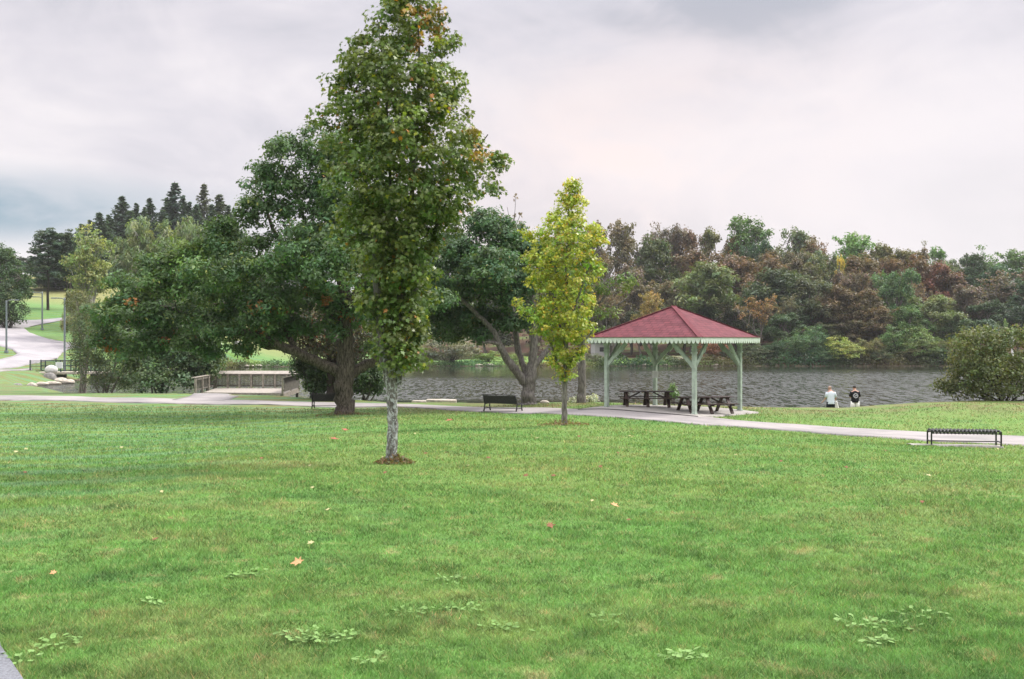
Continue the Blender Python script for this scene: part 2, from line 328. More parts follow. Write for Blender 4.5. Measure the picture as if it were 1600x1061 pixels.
class MB:
    def __init__(s): s.v = []; s.f = []
    def add(s, vs, fs):
        k = len(s.v); s.v += [tuple(v) for v in vs]; s.f += [tuple(i + k for i in f) for f in fs]; return s
    def box(s, c, d, rz=0, M=None):
        x, y, z = [k / 2 for k in d]; vs = []
        for a in (-1, 1):
            for b_ in (-1, 1):
                for e in (-1, 1): vs.append(Vector((a*x, b_*y, e*z)))
        rot = M or Matrix.Rotation(rz, 3, 'Z')
        vs = [rot @ v + Vector(c) for v in vs]
        return s.add(vs, [(0,1,3,2),(4,6,7,5),(0,4,5,1),(2,3,7,6),(0,2,6,4),(1,5,7,3)])
    def beam(s, p0, p1, w_, h, up=(0, 0, 1)):
        p0, p1 = Vector(p0), Vector(p1); d = (p1 - p0); L = d.length; d.normalize()
        sx = d.cross(Vector(up)); 
        if sx.length < 1e-4: sx = Vector((1, 0, 0))
        sx.normalize(); uz = sx.cross(d)
        M = Matrix((sx, d, uz)).transposed()
        return s.box((p0 + p1) / 2, (w_, L, h), M=M)
    def prism(s, poly, o, u, v, n, th):
        o, u, v, n = Vector(o), Vector(u), Vector(v), Vector(n); k = len(poly)
        a = [o + u*p[0] + v*p[1] for p in poly]; b_ = [q + n*th for q in a]
        return s.add(a + b_, [tuple(range(k))[::-1], tuple(range(k, 2*k))] + [(i, (i+1) % k, k+(i+1) % k, k+i) for i in range(k)])
    def tube(s, pts, rad, n=8, cap=True):
        pts = [Vector(p) for p in pts]; k0 = len(s.v); m = len(pts); fs = []; vs = []
        if not isinstance(rad, (list, tuple)): rad = [rad]*m
        ref = Vector((0.31, 0.95, 0.05))
        for i, p in enumerate(pts):
            d = (pts[min(i+1, m-1)] - pts[max(i-1, 0)]).normalized(); a = d.cross(ref)
            if a.length < 0.15: a = d.cross(Vector((1, 0, 0)))
            a.normalize(); b_ = d.cross(a)
            for j in range(n):
                an = 2*math.pi*j/n; vs.append(p + (a*math.cos(an) + b_*math.sin(an))*rad[i])
        for i in range(m-1):
            for j in range(n): fs.append((i*n+j, i*n+(j+1) % n, (i+1)*n+(j+1) % n, (i+1)*n+j))
        if cap: fs += [tuple(range(n))[::-1], tuple(range((m-1)*n, m*n))]
        return s.add(vs, fs)
    def ball(s, c, r, seg=16, ring=10, jit=0.0, seed=0, zmin=-1):
        rg = random.Random(seed); ph = [rg.uniform(0, 6.28) for _ in range(6)]; vs = []; fs = []
        for i in range(ring+1):
            th = math.pi*i/ring
            for j in range(seg):
                an = 2*math.pi*j/seg; d = (math.sin(th)*math.cos(an), math.sin(th)*math.sin(an), math.cos(th))
                k = 1 + jit*(math.sin(3*d[0]+ph[0])*math.sin(2.7*d[1]+ph[1]) + 0.6*math.sin(6*d[2]+ph[2]+4*d[0]) + 0.4*math.sin(9*d[1]+ph[3]))
                vs.append((c[0]+r[0]*d[0]*k, c[1]+r[1]*d[1]*k, c[2]+r[2]*max(d[2], zmin)*k))
        for i in range(ring):
            for j in range(seg): fs.append((i*seg+j, (i+1)*seg+j, (i+1)*seg+(j+1) % seg, i*seg+(j+1) % seg))
        return s.add(vs, fs)
    def build(s, name, m, parent=None, smooth=False, bevel=0):
        me = bpy.data.meshes.new(name); me.from_pydata(s.v, [], s.f); me.materials.append(m)
        if smooth: me.polygons.foreach_set('use_smooth', [True]*len(me.polygons))
        o = bpy.data.objects.new(name, me); COL.objects.link(o)
        if parent: o.parent = parent
        if bevel:
            bm_ = o.modifiers.new('bevel', 'BEVEL'); bm_.width = bevel; bm_.segments = 2; bm_.limit_method = 'ANGLE'
        return o
def copy_tree(o, parent=None):
    c_ = o.copy(); COL.objects.link(c_); c_.parent = parent
    for ch in list(o.children): copy_tree(ch, c_)
    return c_

# ------------------------------------------------------------------ ground, water, paths
ys = np.concatenate([np.arange(-14, 0, 1.0), np.arange(0, 72, 0.5), np.arange(72, 190, 1.0), np.arange(190, 300, 4.0), np.geomspace(300, 900, 18)])
xc = np.arange(-62, 62.1, 0.8); xo = 62 + np.cumsum(np.geomspace(1, 60, 26)); xs = np.concatenate([-xo[::-1], xc, xo])
XX, YY = np.meshgrid(xs, ys); zz_ = TZ(XX.ravel(), YY.ravel())
nx, ny = len(xs), len(ys); idx = np.arange(nx*ny).reshape(ny, nx)
quads = np.stack([idx[:-1, :-1], idx[:-1, 1:], idx[1:, 1:], idx[1:, :-1]], -1).reshape(-1, 4)
me = np_mesh('ground', np.stack([XX.ravel(), YY.ravel(), zz_], -1), quads.ravel(), np.arange(len(quads))*4, smooth=True)
setp(link_mesh('ground', me, m_ground), 'mown green lawn and grassy hills round the lake', kind='structure')
mb = MB(); mb.add([(-58, 50, ZW), (190, 50, ZW), (190, 166, ZW), (-58, 166, ZW)], [(0, 1, 2, 3)])
setp(mb.build('water', m_water), 'dark rippled lake water', kind='structure')

def ribbon(name, A, B, m, lift, label, n_len=80, n_w=6, px=True, cat=None, parent=None):
    """strip of paving lying on the ground between two edge lines"""
    if px: A = [ray(*q) for q in A]; B = [ray(*q) for q in B]
    def resample(P, n):
        P = np.array(P, float); s_ = np.concatenate([[0], np.cumsum(np.hypot(*np.diff(P, axis=0).T))]); u = np.linspace(0, s_[-1], n)
        return np.stack([np.interp(u, s_, P[:, 0]), np.interp(u, s_, P[:, 1])], -1)
    a, b_ = resample(A, n_len), resample(B, n_len)
    k = np.concatenate([[0, .006], np.linspace(0, 1, n_w)[1:-1], [.994, 1]])[None, :, None]; n_w = n_w+2; G = a[:, None]*(1-k) + b_[:, None]*k
    rg = np.random.default_rng(3); G[:, 0] += rg.normal(0, 0.03, (n_len, 2)); G[:, -1] += rg.normal(0, 0.03, (n_len, 2))
    g = G.reshape(-1, 2); z = TZ(g[:, 0], g[:, 1]) + lift
    z = z.reshape(n_len, n_w); z[:, 0] -= lift + 0.03; z[:, -1] -= lift + 0.03; z = z.ravel()
    ii = np.arange(n_len*n_w).reshape(n_len, n_w); q = np.stack([ii[:-1, :-1], ii[:-1, 1:], ii[1:, 1:], ii[1:, :-1]], -1).reshape(-1, 4)
    me = np_mesh(name, np.column_stack([g, z]), q.ravel(), np.arange(len(q))*4, smooth=True)
    o = link_mesh(name, me, m); setp(o, label, kind='structure')
    return np.concatenate([a, b_[::-1]])
POLYS = []
POLYS.append(ribbon('path', [(-60,619),(0,619),(200,622.5),(300,625),(480,629),(600,631.5),(650,633),(700,635.5),(850,638),(960,641.5),(1085,651),(1150,658),(1250,664.5),(1350,671),(1455,677),(1600,683),(1750,690)],
  [(-60,626),(0,626),(200,630),(300,632),(480,635.5),(600,636.2),(650,637.8),(700,641),(850,647),(960,653),(1085,664),(1150,668),(1250,675),(1350,683),(1455,690.5),(1600,697),(1750,705)], m_path, 0.045, 'pale worn footpath crossing the park', 160, 8))
POLYS.append(ribbon('path', [(268,626.5),(300,620),(335,611)], [(352,627),(378,618),(400,610)], m_path, 0.055, 'short paved spur leading to the wooden deck', 24, 8))
POLYS.append(ribbon('path', [(-2.62+2.2*-0.82,2.9),(-5.2,4.6),(-8,9),(-12,15)], [(-1.2,3.3),(-2.6,5.29),(-3.04,5.92),(-6.3,10.6)], m_asphalt, 0.03, 'grey asphalt path corner at the near left', 24, 6, px=False))
ribbon('road', [(-90,500),(0,500.5),(60,500.5),(110,497),(150,494),(200,491)], [(-90,512),(-20,511),(36,513),(75,504),(110,501),(150,499.5),(200,497)], m_road, 0.09, 'far bend of the park road', 60, 8)
ribbon('road', [(-90,512),(-30,511),(36,512.5),(47,521),(75,530.5),(118,540),(97,552),(90,562)], [(-90,534),(-30,537),(0,541),(20,548),(28,556),(10,562),(-20,566),(-90,573)], m_road, 0.10, 'wide pale park road curving down towards the bridge', 60, 14)
ribbon('road', [(-90,573),(-20,566),(10,562),(28,556)], [(-90,580),(0,577),(50,569),(91,561)], m_road, 0.12, 'near edge of the park road', 40, 8)
ribbon('road', [(75,530.5),(100,535),(120,538.5),(150,543)], [(90,547),(98,548),(120,543.5),(150,547)], m_road, 0.11, 'road branch going right behind the shrubs', 30, 6)
ribbon('path', [(-40,579.5),(0,578),(50,576)], [(-40,582.5),(0,581),(50,578.5)], m_path, 0.06, 'thin pale footway leading to the bridge', 30, 4)

# ------------------------------------------------------------------ foliage generators
SHAPES = {
 'diamond': [(-.5, 0), (0, .34), (.5, 0), (0, -.34)],
 'long': [(-.5, 0), (-.1, .15), (.5, 0), (-.1, -.15)],
 'oak': [(-.5, 0), (-.22, .20), (-.08, .10), (.12, .26), (.22, .12), (.5, 0), (.22, -.12), (.12, -.26), (-.08, -.10), (-.22, -.20)],
 'maple': [(-.5, 0), (-.28, .10), (-.30, .38), (-.10, .20), (.12, .46), (.14, .17), (.50, 0), (.14, -.17), (.12, -.46), (-.10, -.20), (-.30, -.38), (-.28, -.10)],
}
def unit(v): return v / (np.linalg.norm(v, axis=-1, keepdims=True) + 1e-9)
def leaf_geo(P, N, size, shape, rng, droop=0.4, fold=0.25):
    n = len(P); sh = np.array(SHAPES[shape]); k = len(sh)
    T = rng.normal(size=(n, 3)); T[:, 2] -= droop*1.5; N = unit(N)
    T = unit(T - (T*N).sum(-1, keepdims=True)*N); B = np.cross(N, T)
    s_ = size * rng.uniform(0.65, 1.25, (n, 1, 1))
    V = P[:, None] + (sh[None, :, 0:1]*T[:, None] + sh[None, :, 1:2]*B[:, None])*s_ + (np.abs(sh[None, :, 1:2])*fold - 0.25*sh[None, :, 0:1]**2)*N[:, None]*s_
    return V.reshape(-1, 3), k
def crown_mesh(name, C, O, cr, n_leaf, size, shape, seed, pal=None, droop=0.4, flat_=0.72, clump_tint=None, scatter=0.5):
    """C clump centres, O outward directions, cr clump radius, n_leaf mean leaves a clump"""
    rng = np.random.default_rng(seed); m = len(C)
    cnt = np.maximum(3, rng.poisson(n_leaf, m)); ci = np.repeat(np.arange(m), cnt); n = len(ci)
    rad = cr * rng.uniform(0.6, 1.35, m)[ci]
    D = unit(rng.normal(size=(n, 3))); rr = rng.uniform(0, 1, (n, 1))**0.45
    off = D*rr*rad[:, None]; off[:, 2] *= flat_
    P = C[ci] + off
    N = D*0.55 + O[ci]*0.35 + np.array([0, 0, 0.55]) + rng.normal(size=(n, 3))*scatter
    V, k = leaf_geo(P, N, size, shape, rng, droop)
    base = rng.uniform(0.72, 1.28, (m, 1))*np.ones((1, 3)); base[:, 0] *= rng.uniform(0.85, 1.25, m); base[:, 2] *= rng.uniform(0.8, 1.2, m)  # clump brightness varied in vertex colour: painted highlights and dark gaps
    if clump_tint is not None: base = base*clump_tint
    tn = base[ci]*rng.uniform(0.75, 1.3, (n, 1))
    if pal is not None:        # (probability, rgb multiplier) for odd leaves
        for pr, rgb in pal:
            k_ = rng.uniform(size=n) < pr; tn[k_] = np.array(rgb)*rng.uniform(0.8, 1.2, (k_.sum(), 1))
    tint = np.repeat(tn, k, 0)
    return np_mesh(name, V, np.arange(n*k), np.arange(n)*k, tint)
def lobes_clumps(lobes, n, seed, shell=0.55, under=0.35, sub=0):
    rng = np.random.default_rng(seed)
    if sub:       # every lobe breaks up into smaller billows
        out = []
        for q in lobes:
            q = np.array(q, float)
            for k in range(sub):
                dv = unit(rng.normal(size=3)); dv[2] = dv[2]*0.8 + 0.15; kk = rng.uniform(0.34, 0.52)
                out.append((*(q[:3] + dv*q[3:]*rng.uniform(0.45, 0.80)), *(q[3:]*kk)))
        lobes = out
    L = np.array(lobes, float); wgt = (L[:, 3]*L[:, 4]*L[:, 5])**(0.62); wgt /= wgt.sum()
    C = []; O = []
    li = rng.choice(len(L), n*3, p=wgt)
    for i in li:
        d = unit(rng.normal(size=3))
        if d[2] < -0.25 and rng.uniform() > under: continue
        r = shell + (1-shell)*rng.uniform()**0.6
        p = L[i, :3] + d*r*L[i, 3:]
        q = (((p - L[:, :3])/L[:, 3:])**2).sum(-1); q[i] = 9
        if q.min() < (0.12 if sub else 0.22): continue
        C.append(p); O.append(d)
        if len(C) >= n: break
    return np.array(C), np.array(O)
def tubes_mesh(name, paths, sides=8):
    mb = MB()
    for pts, rad in paths:
        r0 = max(rad); n = sides if r0 > 0.06 else (5 if r0 > 0.02 else 3); mb.tube(pts, list(rad), n, cap=False)
    me = bpy.data.meshes.new(name); me.from_pydata(mb.v, [], mb.f); me.polygons.foreach_set('use_smooth', [True]*len(me.polygons)); return me
def wig(p0, p1, r0, r1, n, amp, rng, sag=0.0):
    """curved, slightly crooked limb"""
    p0, p1 = np.array(p0, float), np.array(p1, float); L = np.linalg.norm(p1-p0); t = np.linspace(0, 1, n)[:, None]
    P = p0 + (p1-p0)*t; w_ = rng.normal(size=(n, 3))*amp*L; w_[0] = 0; w_[-1] = 0
    P = P + w_ + np.sin(t*math.pi)*np.array([0, 0, sag])*L
    return [tuple(q) for q in P], list(np.linspace(r0, r1, n))
def grow(p, d, L, r, depth, rng, out, tips, spread=0.6, up=0.15, kids=(2, 4)):
    n = 4; pts = [p]; q = np.array(p, float); d = unit(np.array(d, float))
    for i in range(n):
        d = unit(d + rng.normal(size=3)*0.14 + np.array([0, 0, up*0.35])); q = q + d*L/n; pts.append(tuple(q))
    out.append((pts, list(np.linspace(r, r*0.62, n+1))))
    if depth == 0: tips.append((q, d)); return
    for _ in range(rng.integers(kids[0], kids[1]+1)):
        k = rng.integers(2, n+1); nd = unit(d + rng.normal(size=3)*spread + np.array([0, 0, up]))
        grow(pts[k], nd, L*rng.uniform(0.58, 0.85), r*0.55, depth-1, rng, out, tips, spread, up, kids)
    tips.append((q, d))

def hero(px0, row0, d, lobes, trunk_paths, n_clump, cr, n_leaf, size, shape, seed, col, barkm, name, label, group=None, pal=None,
         droop=0.4, shell=0.5, tintf=None, twig_r=0.03, depth_k=1.0, clumps=None, twig_frac=0.25, cat='tree', zbase=None, scatter=0.5, sub=0):
    """a tree measured off the photograph: lobes and limbs given in photo pixels about its base, built at its real distance and size"""
    s_ = d / F; X = (px0 - CX)*s_; Z = tz(X, d) if zbase is None else zbase
    row0 = CY - Z/s_
    rng = np.random.default_rng(seed)
    def L3(px, row, y=0.0): return ((px-px0)*s_, y, (row0-row)*s_)
    if clumps is None:
        LB = []
        for q in lobes:
            px, row, rx, ry = q[:4]; yo = q[4] if len(q) > 4 else rng.normal()*0.35*rx*s_
            LB.append((*L3(px, row, yo), rx*s_, (q[5] if len(q) > 5 else max(rx, ry)*s_*depth_k), ry*s_))
        C, O = lobes_clumps(LB, n_clump, seed, shell, sub=sub)
    else: C, O = clumps(L3, s_, rng)
    root = empty(name, (X, d, Z - 0.02), 0, label, cat, group)
    paths = []; nodes = []
    for tp in trunk_paths:       # list of (px,row,r_px[,y])
        pts = [L3(q[0], q[1], q[3] if len(q) > 3 else 0.0) for q in tp]; rad = [q[2]*s_ for q in tp]
        P = []; Rr = []
        for i in range(len(pts)-1):
            for k in range(4):
                f = k/4; a, b_ = np.array(pts[i]), np.array(pts[i+1]); j = rng.normal(size=3)*rad[i]*0.10 if (i or k) else 0
                P.append(tuple(a*(1-f)+b_*f + j)); Rr.append(rad[i]*(1-f)+rad[i+1]*f)
        P.append(pts[-1]); Rr.append(rad[-1]); paths.append((P, Rr)); nodes += [(np.array(a), r) for a, r in zip(P, Rr)]
    NP = np.array([a for a, r in nodes]); NR = np.array([r for a, r in nodes])
    # limbs to clumps, nearest-first so that later twigs leave earlier ones
    order = [i for i in range(len(C)) if rng.uniform() < twig_frac]
    order.sort(key=lambda i: np.min(((NP-C[i])**2).sum(-1)))
    for i in order:
        low = NP[:, 2] < C[i][2] + 0.3*np.abs(C[i][0]) + 0.5
        dd = ((NP-C[i])**2).sum(-1) + np.where(low, 0, 25); j = int(np.argmin(dd)); Ld = math.sqrt(dd[j])
        r0 = min(NR[j]*0.7, twig_r*(0.5+0.5*Ld)); n = 4 + int(Ld > 2)*2
        pts, rad = wig(NP[j], C[i], r0, r0*0.35, n, 0.05, rng, 0.05); paths.append((pts, rad))
        NP = np.vstack([NP, pts[1:]]); NR = np.concatenate([NR, rad[1:]])
    link_mesh('trunk', tubes_mesh('trunk', paths, 12), barkm, root)
    ct = tintf(C, s_, L3) if tintf else None
    me = crown_mesh('crown', C, O, cr, n_leaf, size, shape, seed+1, pal, droop, clump_tint=ct, scatter=scatter)
    link_mesh('crown', me, m_leaf if size > 0.13 else m_leaf_glossy, root, col)
    return root
def profile_clumps(rows, n, seed, power=0.45, squash=1.0, notch=(), shrink=0.9):
    """crown given by its left and right edge at each row"""
    def f(L3, s_, rng):
        rw = np.array(rows, float); C = []; O = []
        top, bot = rw[0, 0], rw[-1, 0]; wm = (rw[:, 2]-rw[:, 1]).max()
        while len(C) < n:
            r = rng.uniform(top, bot); a, b_ = np.interp(r, rw[:, 0], rw[:, 1]), np.interp(r, rw[:, 0], rw[:, 2])
            if rng.uniform() > ((b_-a)/wm)**1.3 + 0.05: continue
            th = rng.uniform(0, 2*math.pi); rr = rng.uniform()**power; h = (b_-a)/2
            wobble = shrink*(1 + 0.10*math.sin(3*th + r*0.05) + 0.08*math.sin(r*0.11 + 2*th))
            px = (a+b_)/2 + math.cos(th)*rr*h*wobble
            if any(abs(px-q[0]) < q[2] and abs(r-q[1]) < q[3] for q in notch) and rng.uniform() < 0.8: continue
            C.append(L3(px, r, math.sin(th)*rr*h*s_*squash*wobble)); O.append((math.cos(th)*rr, math.sin(th)*rr, 0.35))
        return np.array(C), unit(np.array(O))
    return f

# ------------------------------------------------------------------ the trees of the lawn and near shore
def maple_tint(C, s_, L3):
    z = C[:, 2]; x = C[:, 0]; top = L3(0, 75)[2]; rng = np.random.default_rng(5)
    T = np.ones((len(C), 3)); warm = (z > top) & (x > 0.30) & (rng.uniform(size=len(C)) < 0.34)
    T[warm] = (2.4, 1.05, 0.8)
    tipw = (x > L3(735, 0)[0]) & (z > L3(0, 260)[2]) & (rng.uniform(size=len(C)) < 0.12); T[tipw] = (2.0, 1.0, 0.8)
    return T
MAPLE = [(-40,620,665),(-10,590,690),(8,568,708),(50,560,722),(75,548,732),(95,516,736),(115,508,740),(150,496,748),(172,486,752),(185,484,782),(215,486,796),(250,490,797),
         (290,496,792),(315,505,768),(345,518,735),(375,528,715),(410,536,702),(450,548,692),(490,560,682),(515,572,672),(545,578,676),(575,588,664),(582,596,640)]
hero(613, 722, 18.9, None,
     [[(613,726,14),(613,718,10.8),(613,706,8.8),(613,650,8),(612,605,8.6),(610,570,11)],
      [(607,590,8),(596,530,7),(590,450,6),(582,350,4.5),(560,240,3,0.3),(535,150,1.5,0.4)],
      [(612,585,9.5),(617,520,7,0.2),(626,430,5.5,0.3),(640,300,4,0.4),(650,180,2.6,.3),(655,80,1.6),(652,0,1)],
      [(617,588,7),(630,540,5,0),(650,440,3.6,.3),(685,330,2.6,.4),(735,240,1.6,.3),(762,205,.8,.2)],
      [(611,560,6),(606,480,4,.3),(610,380,3,.5),(605,250,2.2,.4),(600,120,1.4,.2),(590,30,.8)],
      [(622,600,5),(628,560,4),(635,520,3)], [(604,600,2.2),(598,575,1.8),(596,545,1.5)]],
     1150, 0.23, 36, 0.100, 'maple', 11, (0.120, 0.180, 0.046), m_bark_maple, 'maple_tree',
     'tall narrow green maple with orange tinged top and lichen patched trunk, nearest on the lawn',
     pal=[(0.03, (2.6, 1.9, 0.8)), (0.012, (3.4, 1.0, 0.7))], droop=0.9, tintf=maple_tint, twig_r=0.016, twig_frac=0.4,
     clumps=profile_clumps(MAPLE, 1080, 12, 0.5, 0.85, shrink=.88, notch=[(735,182,22,26),(500,135,14,20),(668,70,16,16),(690,200,24,16),(640,110,14,14),(655,150,12,10),(700,130,10,10),(585,110,12,10),(560,180,10,10),(725,235,14,10),(604,28,10,26),(762,100,30,70)]), scatter=0.6)
def yel_tint(C, s_, L3):
    rng = np.random.default_rng(6); T = np.ones((len(C), 3)); n = len(C)
    low = (C[:, 2] < L3(0, 575)[2]) & (rng.uniform(size=n) < 0.3); T[low] = (1.55, 0.75, 0.8)
    ur = (C[:, 2] > L3(0, 380)[2]) & (C[:, 0] > L3(920, 0)[0]) & (rng.uniform(size=n) < 0.15); T[ur] = (1.7, 0.7, 0.8)
    inner = rng.uniform(size=n) < 0.22; T[inner] *= (0.62, 0.85, 0.9); return T
YEL = [(282,884,900),(300,872,912),(318,860,920),(335,852,915),(355,826,950),(375,820,954),(400,812,950),(430,815,938),(455,822,936),(480,806,936),(500,826,938),(520,830,922),
       (535,845,915),(550,850,925),(565,858,905),(580,868,898),(592,874,890)]
hero(882, 665, 33.4, None,
     [[(882,668,7),(882,660,5),(882,630,4.2),(883,590,4),(884,540,3.4),(885,470,3),(886,400,2.2),(888,340,1.4),(890,295,.8)],
      [(883,600,2.4),(868,560,2),(850,500,1.5,.3),(830,480,.8,.3)],[(884,580,2.4),(905,540,2,-.3),(925,515,1.2,-.5)],
      [(884,540,2.4),(866,470,1.8,.4),(838,400,1,.7)],[(885,520,2.4),(910,440,1.8,-.3),(935,380,1,-.5)]],
     520, 0.24, 34, 0.115, 'maple', 21, (0.35, 0.41, 0.062), m_bark_grey, 'maple_tree',
     'small bright yellow-green maple with a slim trunk, left of the pavilion', pal=[(0.05, (1.5, .8, .7)), (0.06, (.6, .8, .8))],
     droop=0.7, tintf=yel_tint, twig_r=0.02, twig_frac=0.5,
     clumps=profile_clumps(YEL, 520, 22, 0.45, 0.85, shrink=.93, notch=[(836,342,16,14),(945,420,10,40),(930,335,18,16),(830,465,22,10),(925,455,16,12),(850,530,14,12),(868,320,8,12)]), scatter=0.6)

def oak_tint(C, s_, L3):
    rng = np.random.default_rng(7); T = np.ones((len(C), 3)); n = len(C)
    k = (rng.uniform(size=n) < 0.03) & (C[:, 2] < L3(0, 440)[2]); T[k] = (3.2, 0.75, 0.7)
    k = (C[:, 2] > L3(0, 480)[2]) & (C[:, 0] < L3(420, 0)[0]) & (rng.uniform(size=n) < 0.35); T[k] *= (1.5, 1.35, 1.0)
    return T
hero(538, 649, 44, [
  (462,238,42,34),(430,268,34,26),(415,300,34,30),(405,332,30,26),(470,290,48,40),(500,240,44,44),(545,255,60,60),(520,330,60,50),(450,345,42,36),(455,395,56,34),
  (560,400,60,60),(620,330,60,60),(640,410,55,60),(400,378,34,26),(385,420,44,26),(345,398,38,24),(318,425,40,24),(295,455,44,26),(255,438,38,22),(222,452,38,24),(196,440,26,18),
  (180,478,38,24),(155,505,24,26),(215,492,46,28),(262,490,50,28),(310,500,46,28),(350,460,50,32),(360,500,40,24),(405,470,48,34),(440,505,44,24),(460,450,48,36),(500,480,48,34),
  (520,520,34,20),(550,480,45,34),(590,470,50,36),(620,500,44,34),(600,540,30,18),(660,480,44,34),(395,515,26,14),(440,420,50,30,-2.5),(350,440,60,30,-3),(500,430,60,40,-3.5),(490,365,44,34),(530,345,50,44),(520,385,56,40,-2),(585,330,50,50),(560,380,50,40,2),(450,370,40,34,2),(570,430,60,40,-3.5),(300,470,50,26,2.5),(160,528,34,28),(205,540,44,28),(255,532,48,28),(335,528,36,20),(300,540,36,22),(372,352,34,30),(388,305,22,26),(352,372,36,26),(290,402,44,24),(245,412,34,18),(440,520,40,18),(470,515,36,20),(400,532,40,18,-1.5),(365,525,40,24,-1.5),(430,505,44,22,-2),(395,545,26,10,-1),(340,545,30,18,0),(455,480,50,30,-2)],
 [[(538,653,19),(538,645,15.5),(537,615,14),(538,590,14.5),(541,560,13.5),(541,520,11),(540,480,9.5),(530,400,8),(520,330,5.5),(505,270,3)],
  [(535,584,9.5),(505,568,8.5,-.4),(470,548,7.5,-1),(440,536,6.5,-1.2),(415,522,5.5,-1.2),(380,515,4.2,-.8),(320,500,3.0,0),(255,480,2.0,.8),(190,465,1.2,1)],
  [(450,542,5,-1.2),(420,540,4,-.8),(390,520,3,-.5),(340,525,2,-.3)],
  [(545,585,9,.2),(565,572,8,.5),(590,560,7,1),(620,530,5.5,1.4),(650,480,4,1.5)],
  [(540,520,7.5),(500,470,6,.6),(455,420,4.5,1),(415,350,3,1.2),(405,320,2,1.2)],[(539,490,7),(575,430,5.5,-.7),(610,370,4,-1),(625,320,2,-1)],
  [(534,430,5),(480,370,3.4,1),(455,300,2,1.2),(440,260,1.2,1)],[(470,548,5,-1),(440,500,3.4,0),(395,450,2.4,.6),(330,420,1.5,1)],[(541,545,7),(500,520,4,1.5),(430,480,4,2.2),(340,470,3,2.6),(230,480,2,2.6)]],
 2500, 0.46, 40, 0.20, 'oak', 31, (0.078, 0.150, 0.056), m_bark_oak, 'oak_tree',
 'huge spreading dark green oak with long low limbs, just left of the tall maple', pal=[(0.02, (2.5, 1.5, .8))],
 tintf=oak_tint, twig_r=0.04, twig_frac=0.16, shell=0.55, droop=0.2, scatter=0.5, depth_k=1.0, sub=6)

hero(827, 632, 50, [
  (745,352,38,22),(775,345,34,22),(790,375,40,30),(725,385,44,32),(700,410,44,34),(760,410,50,34),(815,400,36,40),(690,450,44,34),(735,450,46,34),(785,455,46,36),(835,440,40,40),
  (680,492,38,26),(720,498,44,24),(765,500,42,24),(805,498,36,22),(845,500,30,24),(705,522,36,14),(750,522,30,14),(860,400,36,36),(880,450,40,34),(650,470,40,30),(760,430,60,40,-3)],
 [[(827,637,14),(827,630,12),(826,610,10.5),(828,590,10),(832,565,7.5),(834,540,6.5),(836,510,5.5),(830,450,4),(810,400,2.5)],
  [(820,597,7.5),(808,580,6.5,-.3),(793,562,6,-.6),(782,542,5.2,-.9),(773,520,4.6,-1),(763,507,4,-1),(735,480,3,-1),(700,450,2,-1)],
  [(784,538,3.2,-.9),(770,534,2.8,-1.2),(755,534,2,-1.4)],
  [(822,585,5,.4),(814,560,4.6,.6),(808,535,4.2,.9),(806,505,3.5,1),(790,440,2.6,1),(770,380,1.6,1)],
  [(835,572,5,.3),(848,556,4.6,.6),(862,540,3.6,1),(880,500,2.6,1.2)]],
 1250, 0.46, 40, 0.21, 'oak', 41, (0.072, 0.142, 0.062), m_bark_grey, 'oak_tree',
 'dark green oak with a forked grey trunk at the water edge, behind the slatted bench', pal=[(0.02, (2.5, 1.2, .8))], twig_r=0.04, shell=0.55, droop=0.2, sub=6)

hero(519, 625, 57, [(500,520,44,24),(545,530,40,24),(480,545,36,16),(560,555,36,18),(520,548,40,14),(455,530,36,18),(585,520,34,26),(520,490,60,30)],
 [[(519,632,10),(519,610,8.5),(518,570,7.5),(516,530,7),(512,480,5)],[(518,560,4),(545,530,3,.5),(575,510,2,.8)],[(518,555,4),(490,530,3,-.5),(460,520,2,-.8)]],
 260, 0.7, 34, 0.22, 'oak', 51, (0.055, 0.058, 0.026), m_bark_dark, 'dark_tree', 'dark trunked tree with dull brownish leaves, directly behind the big spreading oak',
 pal=[(0.08, (2.6, .9, .7))], twig_r=0.04)

hero(909, 622, 51, [(935,430,30,22),(960,452,28,14),(905,470,30,26),(950,490,24,14),(975,440,18,10),(920,510,22,14),(890,520,24,18)],
 [[(909,628,8),(909,610,6.5),(909,570,6.2),(911,530,5.8),(915,500,5),(928,470,3.5),(945,440,2.2),(960,415,1.2)],[(915,505,3.5),(938,492,2.6),(962,478,1.8),(984,462,1)],
  [(922,482,2.6),(940,470,2),(952,450,1.4),(975,430,1)],[(911,530,3.5),(896,500,2.6),(885,470,1.6)]],
 90, 0.4, 22, 0.2, 'oak', 61, (0.11, 0.17, 0.045), m_bark_grey, 'thin_tree', 'thin grey trunked tree with sparse light green leaves and bare twigs, behind the yellow maple', twig_r=0.04, twig_frac=0.7)

